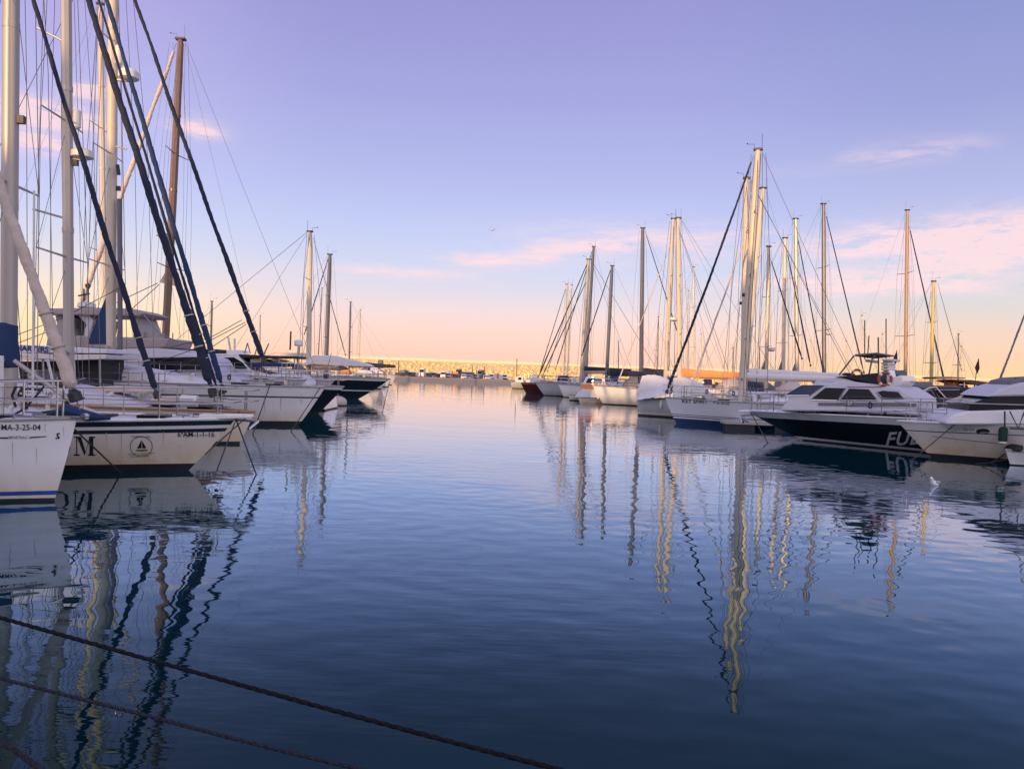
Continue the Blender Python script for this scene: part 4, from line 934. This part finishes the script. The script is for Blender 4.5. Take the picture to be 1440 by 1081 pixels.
tubepx(r2, [(1246, 448), (1246, 505)], .02, -.4, 'aerial', black); tubepx(r2, [(1222, 472), (1220, 504)], .02, .3, 'aerial', black)
r2.panel([(1252, 531), (1270, 527), (1272, 537), (1263, 545), (1250, 545)], 1.0, gel2, 'seat_pod', bevel=.06)
r2.panel([(1182, 527), (1187, 523.5), (1193, 525), (1195, 529)], .5, canvblack, 'helm_seat', bevel=.05)
def ring(px, py, D, r_px, label, m=canvred, m2=whitep):
    c = at(px, py, D); k = D / FPX; Rr = r_px * k
    o = thing('life_ring', label, 'life ring', c, 0, 'life rings on the navy yacht')
    part('ring', m, o, lambda b: b.add(*torus(Rr, Rr * .24)))
    for a in (45, 135, 225, 315):
        part('white_band', m2, o, lambda b: b.tube([(Rr * math.cos(R(a + d)), 0, Rr * math.sin(R(a + d))) for d in (-10, 0, 10)], Rr * .26, 8))
    return o
def torus(Rr, r, n=24, k=8):
    vs = [((Rr + r * math.cos(q * 2 * math.pi / k)) * math.cos(p * 2 * math.pi / n), r * math.sin(q * 2 * math.pi / k), (Rr + r * math.cos(q * 2 * math.pi / k)) * math.sin(p * 2 * math.pi / n)) for p in range(n) for q in range(k)]
    return vs, [(p * k + q, p * k + (q + 1) % k, (p + 1) % n * k + (q + 1) % k, (p + 1) % n * k + q) for p in range(n) for q in range(k)]
dring = r2.w(r2.p3(1245, 532, 1.66)).y
ring(1244.5, 533, dring, 9, 'red and white life ring on the radar arch of the navy yacht')
ring(1205, 527, r2.w(r2.p3(1205, 527, .9)).y, 7, 'red life ring standing behind the flybridge dodger of the navy yacht')
# --- black canopy boat between the two
p = at(1282, 590, 36.5)
r3 = Boat('motor_cruiser', 'motor cruiser under a black cockpit tent between the navy yacht and the right edge cruiser', 'motor yacht', (p.x, 36.5), 176, 12, 4, (.8, 1.6), 1.3, kind='motor')
r3.stdhull(gel); r3.stanchions(.05, .3, 3, .6); r3.pulpit(.06)
hs = r3.panel([(1276, 560), (1300, 547), (1318, 544), (1400, 546), (1430, 556), (1430, 590), (1276, 590)], 1.7, canvblack, 'cockpit_tent', taper=.12, bevel=.05)
zp = r3.px(1276, 590, 1.7)[1]
r3.pane([(1288, 560), (1306, 549), (1312, 548), (1318, 560)], 1.712, glassd, hs, 'tent_window', .12, zp)
r3.pane([(1322, 560), (1316, 548), (1352, 548), (1366, 561)], 1.712, glassd, hs, 'tent_window', .12, zp)
tubepx(r3, [(1280, 558), (1306, 545.5), (1316, 544), (1330, 560)], .04, 1.68, 'tent_frame', steel)
r3.panel([(1298, 548), (1302, 542), (1352, 543), (1354, 549)], 1.2, canvgrey, 'hatch_cover', bevel=.03)
r3.panel([(1315, 530.5), (1335, 529.5), (1359, 531), (1358, 532.5), (1318, 533)], .7, teak, 'roof_plank', bevel=.01)
r3.panel([(1352, 536), (1366, 534), (1400, 539), (1428, 540), (1400, 542), (1366, 540)], 1.3, mat('brown_canvas', (.10, .055, .04), .85), 'bimini', bevel=.02)
for x in (1356, 1372, 1398, 1420): tubepx(r3, [(x, 537), (x, 560)], .03, 1.2, 'bimini_post', steel)
for x, y in ((1345, 540), (1358, 545), (1388, 545), (1378, 560)): r3.panel([(x - 4, y + 4), (x - 3, y - 3), (x + 3, y - 4), (x + 5, y + 3)], .5, canvor, 'cushion', bevel=.04)
# cream boats lit by the sun farther back
p = at(1236, 580, 47)
r3b = Boat('motor_cruiser', 'sunlit white cruiser seen behind the stern of the navy yacht', 'motor yacht', (p.x, 47), 176, 11, 3.8, (.8, 1.4), 1.2, kind='motor')
r3b.stdhull(gel2); r3b.panel([(1240, 560), (1258, 543), (1288, 541), (1330, 548), (1330, 570), (1240, 570)], 1.6, gel2, 'superstructure', taper=.1, bevel=.06)
r3b.pane([(1264, 556), (1274, 550), (1286, 551), (1292, 557)], 1.62, glassd, r3b.root, 'window', 0, 0)
rgb = r3b.panel([(1254, 531), (1268, 524), (1272, 520), (1276, 524), (1275, 537), (1258, 538)], .8, canvgrey, 'sail_bag', bevel=.05)
# --- key spirit yacht
st_ = on_water(951, 595)
r4 = Boat('sailing_yacht', 'grey white racing yacht with dark lettering KEY SPIRIT and blue bottom, tallest mast', 'sailboat', st_, 160, 14, 4.2, (935, 559), 1.2, GR)
r4.hull([(.26, 1, 3), (.34, 0, 1), (.38, 2, 1), (.44, 0, 1), (.47, 2, 1), (('d', .15), 0, 5), (('d', 0), 0, 1)], [mat('pale_grey_hull', (.60, .60, .66), .3, coat=.4, var=.05), antiblue, navy], n=32)
r4.mark('KEY SPIRIT', 977, 564.5, 5.6, ink, offset=.08, name='ship_name', tilt=.03); r4.mark('7ª-4-10-02', 1014, 567, 4, ink, offset=.05, tilt=.03)
r4.stanchions(.06, .8, 8, .62); r4.pulpit(.07); r4.coachroof(-3.4, -9.5, 1.3, .45)
r4.rig((1066, 211), (1043, 548), .175, whitem, 3, spl=1.35, stays=[((1059, 222), (937, 553), .066, sailnavy)], boom=5.2, cover=sailwhite, lines=4, wr=.014, rs=12, covh=.22)
# --- boat under draped cover
st_ = on_water(897, 584)
r5 = Boat('sailing_yacht', 'white yacht with a pale sheet draped over its bow, left of the lettered racing yacht', 'sailboat', st_, 164, 12.5, 3.9, (896, 561), 1.2, GR)
r5.stdhull(greyhull, n=22, stripe=gel); r5.stanchions(.25, .8, 5, .6)
def drape(b):
    vs = []; n = 16; K = 25
    for i in range(n + 1):
        t = i / n; ax, az = r5.px(903 + 44 * t, 528.5 + 9 * t * t - 3 * math.sin(math.pi * t))
        dx, dz = r5.px(893 + 50 * t, 563 - 9 * t)
        for j in range(K):
            s_ = j / (K - 1) * 2 - 1; q = abs(s_); fold = math.sin(j * 1.3 + i * .15) * .06 * q
            vs.append((ax + (dx - ax) * q ** 1.6 + fold * .5, s_ * (.35 + .75 * min(1, t * 1.5 + .1)) + fold * (1 if s_ > 0 else -1), az + (dz - az) * q ** 1.5 + .012 * math.sin(i * 1.9 + j * .7)))
    b.add(vs, [(i * K + j, i * K + j + 1, (i + 1) * K + j + 1, (i + 1) * K + j) for i in range(n) for j in range(K - 1)])
part('draped_cover', sailwhite, r5.root, drape)
r5.panel([(946, 531), (960, 530), (985, 540), (1000, 556), (946, 560)], 1.3, sailwhite, 'cockpit_cover', taper=.2, bevel=.06)
r5.rig((1050, 251), (1046, 535), .17, whitem, 3, stays=[((1049, 330), (967, 556), .055, sailbeige)], boom=5.5, cover=sailwhite, lines=3, wr=.014, foot=1.4)
fender(r5, 929, 568, 12, 1.7, whitep, 'slim white fender hanging on the yacht with the draped sheet')
r4f = fender(r4, 929 + 30, 572, 10, 1.6, whitep, 'slim white fender hanging on the lettered racing yacht') if False else None
# --- others of the right row
hidden((1073, 265), (1047, 525), 53, 173, 'yacht with a leaning bright cream mast just right of the tallest mast', whitem, .19, lines=3, wr=.016, boom=5, cover=sailwhite)
r6 = hidden((954, 307), (957, 523), 57.5, 173, 'pink lit yacht with orange boom cover left of the draped yacht', whitem, .18, lines=3, wr=.018, boom=5.5, cover=canvor, covh=.5, rad=.42, L_=14)
st_ = on_water(843, 566)
r7 = Boat('sailing_yacht', 'pale grey yacht with plumb bow between the orange lit cruiser and the draped yacht', 'sailboat', st_, 172, 11, 3.5, (857, 549) if False else (-.1, 1.1), 1.0, GR)
r7.ov = .5; r7.stdhull(gel, n=18); r7.pulpit(.07, r=.025); r7.stanchions(.1, .8, 5, .6, r=.02)
r7.rig((947, 308), (936, 523), .17, whitem, 2, stays=[((946, 335), (868, 540), .045, sailbeige)], boom=4.5, cover=sailwhite, lines=3, wr=.018, foot=1.2)
st_ = on_water(801, 563)
r8 = Boat('motor_cruiser', 'low motor cruiser with an orange sunlit cabin, moored beyond the pale grey yacht', 'motor yacht', st_, 174, 10.5, 3.6, (800, 555), .8, kind='motor')
r8.stdhull(gel, n=18)
hs = r8.panel([(812, 553), (818, 547), (850, 548), (858, 555), (858, 560), (808, 559)], 1.5, deckw, 'coachroof', taper=.1, bevel=.05)
hs = r8.panel([(816, 548), (817, 540), (852, 540), (852, 547)], 1.2, canvor, 'cabin', taper=.05, bevel=.05)
r8.panel([(820, 540), (824, 530), (838, 529), (850, 532), (852, 540)], 1.1, gel2, 'wheelhouse', taper=.1, bevel=.04)
r8.pane([(824, 538), (827, 532), (846, 533), (848, 538)], 1.12, glassd, hs, 'window', .1, r8.px(820, 540, 1.1)[1])
p = on_water(816, 567)
dg = Boat('dinghy', 'tiny white dinghy floating beside the orange sunlit cruiser', 'dinghy', p, 215, 1.9, 1.1, (.2, .36), .3, kind='motor'); dg.hull([(('d', .05), 0, 3), (('d', 0), 1, 1)], [gel, greyhull], n=10, rail=.05, railm=greyhull)
part('outboard_motor', black, dg.root, lambda b: (b.box(-2.1, -1.9, -.1, .1, .3, .62), b.box(-2.03, -1.95, -.05, .05, -.2, .3)), bevel=.04)
hidden((861, 374), (853, 524), 70, 173, 'yacht with a lone dark mast between the paired grey masts and the orange boom', alud, .16, stay=((859, 378), (818, 500), .055, sailnavy), lines=2, wr=.018, boom=5, cover=sailnavy, covh=.5)
hidden((904, 321), (902, 525), 74.5, 173, 'yacht with a tall dark grey mast and long navy boom cover', alud, .20, stay=((908, 328), (960, 490), .05, sailnavy), lines=3, wr=.018, boom=6, cover=sailnavy, covh=.6)
st_ = on_water(766, 556)
r9 = Boat('sailing_yacht', 'grey hulled yacht with a blue spray hood and two leaning dark stays', 'sailboat', st_, 172, 12, 3.8, (752, 537), 1.2, GR)
r9.stdhull(greyhull, n=18); r9.stanchions(.05, .8, 7, .65, r=.022); r9.pulpit(.07, r=.028); r9.coachroof(-3, -8, 1.2, .45)
r9.rig((828, 365), (818, 525), .20, alu, 2, stays=[((827, 368), (757, 530), .06, sailnavy), ((826, 392), (762, 530), .05, sailnavy)], boom=4.5, cover=sailnavy, lines=2, wr=.02, foot=1.4)
r9.panel([(783, 536), (785, 528), (797, 528), (802, 537)], 1.0, sailblue, 'spray_hood', taper=.2, bevel=.05)
hidden((835, 347), (823, 524), 83.5, 173, 'yacht with a dark grey mast just right of the blue spray hood yacht', alud, .17, stay=((833, 352), (781, 520), .05, sailnavy), lines=2, wr=.02, cover=canvgrey)
hidden((797, 400), (792, 524), 94, 172, 'yacht with a bright cream mast behind the grey hulled yacht', whitem, .15, stay=((796, 404), (760, 520), .05, sailnavy), lines=2, wr=.02)
hidden((804, 401), (797, 524), 98.5, 172, 'last yacht of the right row, its thin cream mast next to the brighter one', whitem, .11, stay=((802, 420), (770, 522), .04, sailnavy), lines=1, wr=.02)
st_ = on_water(740, 553)
r10 = Boat('fishing_boat', 'dark red wooden fishing boat near the far end of the right row', 'fishing boat', st_, 174, 9, 3.2, (732, 538), 1.3, kind='motor')
r10.hull([(.1, 1, 1), (('d', .15), 0, 4), (('d', 0), 2, 1)], [redhull, anti, teak], n=16); r10.panel([(745, 538), (746, 531), (757, 531), (758, 539)], .9, deckw, 'wheelhouse', bevel=.04)
st_ = on_water(720, 546)
r11 = Boat('workboat', 'small grey workboat with a thin pole at the channel end of the right row', 'workboat', st_, 175, 6.5, 2.4, (718, 537), .8, kind='motor')
r11.stdhull(greyhull, n=12); tubepx(r11, [(727, 504), (726, 540)], .05, 0, 'signal_pole', rubm); r11.panel([(724, 537), (725, 530), (735, 529), (736, 538)], .8, deckw, 'wheelhouse', bevel=.03); r11.pulpit(.1, .6, .03)
r11.panel([(728, 534), (729, 530.5), (733, 530.5), (733.5, 534)], .82, glassd, 'window', bevel=0)
# --- right side, boats on the far side of the pontoon
FS = [((1081, 347), (1078, 530), 58, 'yacht with a low cream mast, first one right of the three tallest', whitem, .15, ((1084, 365), (1128, 505)), 'c'),
      ((1104, 335), (1102, 530), 63, 'yacht with a cream mast and small grey storm sail, before the lilac mast', whitem, .17, ((1107, 355), (1140, 515)), None),
      ((1119, 308), (1122, 530), 67.5, 'yacht with a lilac grey mast between cream masts and the dark tall one', alu, .19, ((1122, 335), (1158, 525)), 'w'),
      ((1158, 287), (1160, 530), 72, 'yacht with a tall dark grey mast rising over the navy yacht', alud, .20, ((1161, 300), (1215, 525)), 'n'),
      ((1276, 296), (1274, 535), 64, 'yacht with a tan mast and wide spreaders behind the life ring', mat('tan_mast', (.30, .19, .13), .4, var=.1), .15, ((1279, 320), (1330, 545)), None),
      ((1313, 396), (1310, 540), 57, 'yacht with a short olive yellow mast right of the tan mast', mat('olive_mast', (.45, .36, .14), .4, var=.1), .13, ((1319, 400), (1352, 520)), None)]
for tip, base, D, lab, m, r, stq, f in FS:
    bt = hidden(tip, base, D, 4, lab, m, r, stay=(stq[0], stq[1], .022 if 'olive' in lab else .062, sailnavy), lines=3, wr=.017, cover={'c': sailwhite, 'w': sailwhite, 'n': sailnavy}.get(f, canvgrey), covh=.4, rad=.32 if f in ('c', 'n') else None, boom=5)
    if f in ('c', 'w') or 'storm' in lab:
        x = base[0]
        part('storm_sail', canvgrey, bt.root, lambda b: b.prism([bt.px(*q) for q in ((x - 1, base[1] - 28), (x - 9, base[1] - 6), (x, base[1] - 6))], -.05, .05), smooth=False)
THIN = [((926, 446), 92), ((968, 409), 96), ((976, 376), 90), ((1031, 489), 100), ((1212, 444), 86), ((1190, 480), 100), ((1348, 470), 84), ((1352, 487), 96), ((1241, 470), 104), ((1068, 490), 108), ((986, 470), 112), ((1140, 480), 116), ((870, 480), 118)]
wl_ = ['left of the tall dark mast with the navy boom', 'low between the pair of cream masts and the leaning dark stay', 'right beside the low one near the leaning dark stay', 'under the long leaning navy stay', 'above the bimini frame of the navy yacht', 'left of the bimini frame', 'right of the olive mast', 'just right of its twin near the olive mast', 'above the life ring', 'right of the tallest mast, low down', 'low and left of the long leaning navy stay', 'between the two dark tall masts, low down', 'low right of the lone dark mast']
for k, (t, D) in enumerate(THIN):
    hidden(t, (t[0] + (-2 if k < 3 else 0), 524 if t[0] < 1000 else 533), D, 173 if k % 2 else 5, 'thin masted yacht ' + wl_[k], whitem if k % 3 else alud, .075 if k != 2 else .10, spread=1 + (k in (1, 2)), lines=1 if k < 3 else 0, wr=.018, group='distant yachts with thin masts', nrail=0, wins=1,
           stay=((t[0] + (1 if k % 2 else -1), t[1] + 8), (t[0] + (-22 if k % 2 else 22), t[1] + 60 if t[1] > 460 else 522), .02, wire))
# stay of a yacht whose mast is off the right edge
rs = hidden((1530, 190), (1536, 560), 42, 176, 'yacht mostly beyond the right edge, only its long slanting furled sail in view', alu, .12, stay=((1525, 215), (1403, 542), .05, canvgrey))
r2.clutter(12, 2); r4.clutter(14, 3); r5.clutter(15, 1); r1.clutter(11, 1); r9.clutter(19, 1)
# --- finger pontoon and its small boat
p = at(1060, 610, 34.5)
fp = thing('finger_pontoon', 'low dark floating pontoon between the racing yacht and the navy yacht', 'pontoon', (p.x, 36.0, 0), R(-3))
part('walkway', concrete, fp, lambda b: b.box(-1.0, 11, -.5, .5, .22, .38), bevel=.02)
for k_, (fx_, fy_) in enumerate(((1259, 500), (1374, 512))):
    hb = r3b if k_ == 0 else r3
    part('flag_staff', teak, hb.root, lambda b: b.tube([hb.p3(fx_ + 2, fy_ - 8), hb.p3(fx_ - 4, fy_ + 32)], .02, 5))
    part('flag', canvblack, hb.root, lambda b: b.prism([hb.px(fx_ + 2, fy_ - 7), hb.px(fx_ + 3, fy_ + 6), hb.px(fx_, fy_ + 13), hb.px(fx_ - 3, fy_ + 5)], -.02, .04), smooth=False)
for k in range(5): part('float', black, fp, lambda b: b.box(-.9 + k * 2.2, .4 + k * 2.2, -.45, .45, -.2, .22), bevel=.03)
p = on_water(1052, 603)
d2 = Boat('dinghy', 'small pale tender beside the bow of the navy yacht', 'dinghy', (p.x + .1, 38.8), 176, 3.6, 1.7, (.6, .75), .55, kind='motor')
d2.hull([(.05, 1, 1), (('d', .08), 0, 3), (('d', 0), 2, 1)], [gel2, anti, gel], n=14, rail=.08, railm=gel)
# --- buoy
p = on_water(475, 570)
by = thing('mooring_buoy', 'round beige mooring buoy floating by the black hulled yacht', 'buoy', (p.x, p.y, 0), 0)
part('float', sailbeige, by, lambda b: b.ball((0, 0, .18), (.52, .52, .36), 16, 10)); part('band', anti, by, lambda b: b.tube([(0, 0, .0), (0, 0, .06)], .525, 16))
part('shackle', steel, by, lambda b: b.tube([(-.07, 0, .5), (0, 0, .66), (.07, 0, .5)], .025, 6))
# --- mooring lines, each a thing
def moor(pts, r, label, m=ropem, s=0):
    b = MB(); b.tube(pts, r, 6); o = b.build('mooring_line', m); tag(o, label, 'rope', 'mooring lines from the bows'); return o
def bowline(bt, u, side, wp, label, r=.016, m=ropem, sg=.0, z=-.2):
    a = bt.w(bt.edge(u, side, .03)); e = on_water(*wp); e.z = z
    moor(sag(a, e, sg), r, label, m)
bowline(b1, .02, 0, (180, 661), 'dark mooring line from the nearest white bow down to the water before the ketch')
bowline(b2, .0, 0, (366, 668), 'dark line from the ketch bow slanting right down to the water')
bowline(b3, .03, -1, (296, 672), 'dark line hanging from the tan edged bow into the water left of it')
bowline(b4, .12, -1, (352, 612), 'thin line from the raked bow back to the water on its left', .02)
bowline(b4, .01, 0, (403, 608), 'thin line dropping straight from the raked bow', .016)
bowline(r1, .12, 1, (1268, 650), 'short dark line from the right edge cruiser crossing toward the navy hull')
moor(sag(r1.w(r1.surf_pt(1415, 630)) if hasattr(r1, 'surf_pt') else at(1420, 630, 24), on_water(1394, 650), 0.05), .018, 'dark line from the tender corner to the water under the cruiser')
moor(sag(at(1417, 645, 22.4), on_water(1372, 652), .03), .014, 'thin line from the tender bow leading left over the water')
bowline(r4, .10, 1, (960, 583), 'dark line from the lettered bow down its grey side', .02)
bowline(r4, .34, 1, (1016, 588), 'dark line down the grey side nearer the tallest mast', .02)
bowline(r5, .08, 1, (902, 582), 'dark line from the draped bow into the water', .018)
bowline(r9, .05, 1, (775, 552), 'thin line from the grey bow with the blue spray hood', .022)
bowline(r2, .01, 0, (1086, 625), 'dark line from the anchor of the navy yacht to the water', .018)
bowline(b9, .0, 0, (535, 585), 'thin line from the black hulled bow to the water', .02)
# --- foreground ropes: three-strand, from the quay to the left
def strand_rope(pts, r, pitch, label, m):
    P = [Vector(p) for p in pts]; seg = []
    n = 0; out = []
    L_ = sum((P[i + 1] - P[i]).length for i in range(len(P) - 1)); K = int(L_ / (pitch / 9)); 
    def cr(i, t):
        a, b_, c, d = P[max(i - 1, 0)], P[i], P[i + 1], P[min(i + 2, len(P) - 1)]
        return .5 * ((2 * b_) + (c - a) * t + (2 * a - 5 * b_ + 4 * c - d) * t * t + (3 * b_ - a - 3 * c + d) * t ** 3)
    for k in range(K + 1):
        f = k / K * (len(P) - 1); i = min(int(f), len(P) - 2); out.append(cr(i, f - i))
    b = MB(); vs = []; J = 15; prev = Vector((0, 0, 1)); s_ = 0
    for k, p in enumerate(out):
        t = (out[min(k + 1, K)] - out[max(k - 1, 0)]).normalized(); a = (prev - t * prev.dot(t)).normalized(); prev = a; c = t.cross(a)
        if k: s_ += (p - out[k - 1]).length
        lump = 1 + .10 * noise.noise(p * 6)
        for j in range(J):
            th = 2 * math.pi * j / J; rr = r * lump * (1 + .17 * math.cos(3 * (th - 2 * math.pi * s_ / pitch / 3 * 1.0)) + .05 * noise.noise(Vector((s_ * 90, th * 2, 1))))
            vs.append(p + a * math.cos(th) * rr + c * math.sin(th) * rr)
    b.add(vs, [(k * J + j, k * J + (j + 1) % J, (k + 1) * J + (j + 1) % J, (k + 1) * J + j) for k in range(K) for j in range(J)])
    o = b.build('mooring_rope', m); tag(o, label, 'rope', 'mooring ropes across the near water'); return o
rope1 = mat('weathered_rope', (.011, .012, .015), .95, spec=.08, var=.98, scale=90, bump=.003, bscale=120)
rope2 = mat('grey_rope', (.024, .026, .036), .95, spec=.08, var=.95, scale=90, bump=.003, bscale=120)
strand_rope([at(-260, 818, 4.6), at(-40, 858, 3.95), at(0, 868, 3.85), at(250, 938, 3.45), at(520, 1012, 3.05), at(800, 1085, 2.75), at(1100, 1160, 2.3), at(1300, 1260, 1.6), Vector((1.25, .72, .8))], .0088, .055, 'dark weathered mooring rope, longest of the three crossing the near water', rope1)
strand_rope([at(-260, 888, 3.9), at(-40, 940, 3.35), at(0, 953, 3.25), at(200, 1004, 2.95), at(350, 1043, 2.75), at(510, 1082, 2.55), at(800, 1150, 2.1), at(1000, 1250, 1.4), Vector((.75, .72, .8))], .0068, .036, 'grey laid mooring rope, middle of the three ropes with a small shackle', rope2)
strand_rope([at(-200, 930, 2.7), at(0, 1042, 2.4), at(60, 1082, 2.3), at(300, 1240, 1.7), Vector((.1, .72, .8))], .0085, .042, 'short grey rope cutting only the bottom left corner', rope2)
kn = at(167, 1001, 3.0)
o = MB(); o.add(*[(lambda vs, fs: ([(x + kn.x, y + kn.y, z + kn.z) for x, y, z in vs], fs))(*torus(.016, .004, 14, 6))][0]); tag(o.build('shackle', steel), 'small pale shackle on the middle near rope', 'shackle')
qr = thing('mooring_ring', 'iron mooring bar on the quay edge holding the near ropes', 'bollard', (.7, .72, .72))
part('bar', black, qr, lambda b: b.tube([(-.8, 0, .08), (.8, 0, .08)], .03, 8)); part('foot', black, qr, lambda b: [b.tube([(x, 0, -.02), (x, 0, .08)], .035, 8) for x in (-.8, 0, .8)])
# --- gulls
def gull(loc, hd, label, fly=False, sc=1.0):
    o = thing('gull', label, 'bird', loc, R(hd), 'gulls')
    def body(b):
        b.tube([Vector(p) * sc for p in ((-.24, 0, .07), (-.16, 0, .07), (-.05, 0, .06), (.06, 0, .07), (.12, 0, .12), (.14, 0, .18), (.17, 0, .205), (.20, 0, .20))], [v * sc for v in (.012, .04, .075, .07, .045, .035, .038, .018)], 12)
    part('body', featw, o, body)
    part('beak', beak, o, lambda b: b.tube([Vector((.195, 0, .2)) * sc, Vector((.25, 0, .19)) * sc], [.012 * sc, .003], 6))
    for sd in (-1, 1):
        if fly: part('wing', featg, o, lambda b: b.add([Vector(p) * sc for p in ((.06, sd * .04, .1), (.08, sd * .3, .2), (-.02, sd * .62, .16), (-.08, sd * .3, .17), (-.1, sd * .04, .09), (.0, sd * .3, .17))], [(0, 1, 5), (1, 2, 5), (2, 3, 5), (3, 4, 5), (4, 0, 5)]))
        else: part('wing', featg, o, lambda b: b.tube([Vector((.04, sd * .055, .10)) * sc, Vector((-.08, sd * .06, .105)) * sc, Vector((-.28, sd * .015, .09)) * sc], [.03 * sc, .04 * sc, .006], 8))
p = on_water(1314, 682); gull((p.x, p.y, -.02), 215, 'white gull floating on the water below the cruiser', sc=.95)
gull(at(692, 325, 90), 60, 'small gull flying over the channel', True, 1.2)
# ------------------------------------------------------------------ render
SC.view_settings.view_transform = 'Standard'; SC.view_settings.look = 'None'; SC.view_settings.gamma = 1
SC.view_settings.exposure = 0
SC.cycles.use_denoising = True
SC.cycles.max_bounces = 6; SC.cycles.diffuse_bounces = 2; SC.cycles.glossy_bounces = 4
SC.cycles.sample_clamp_indirect = 6
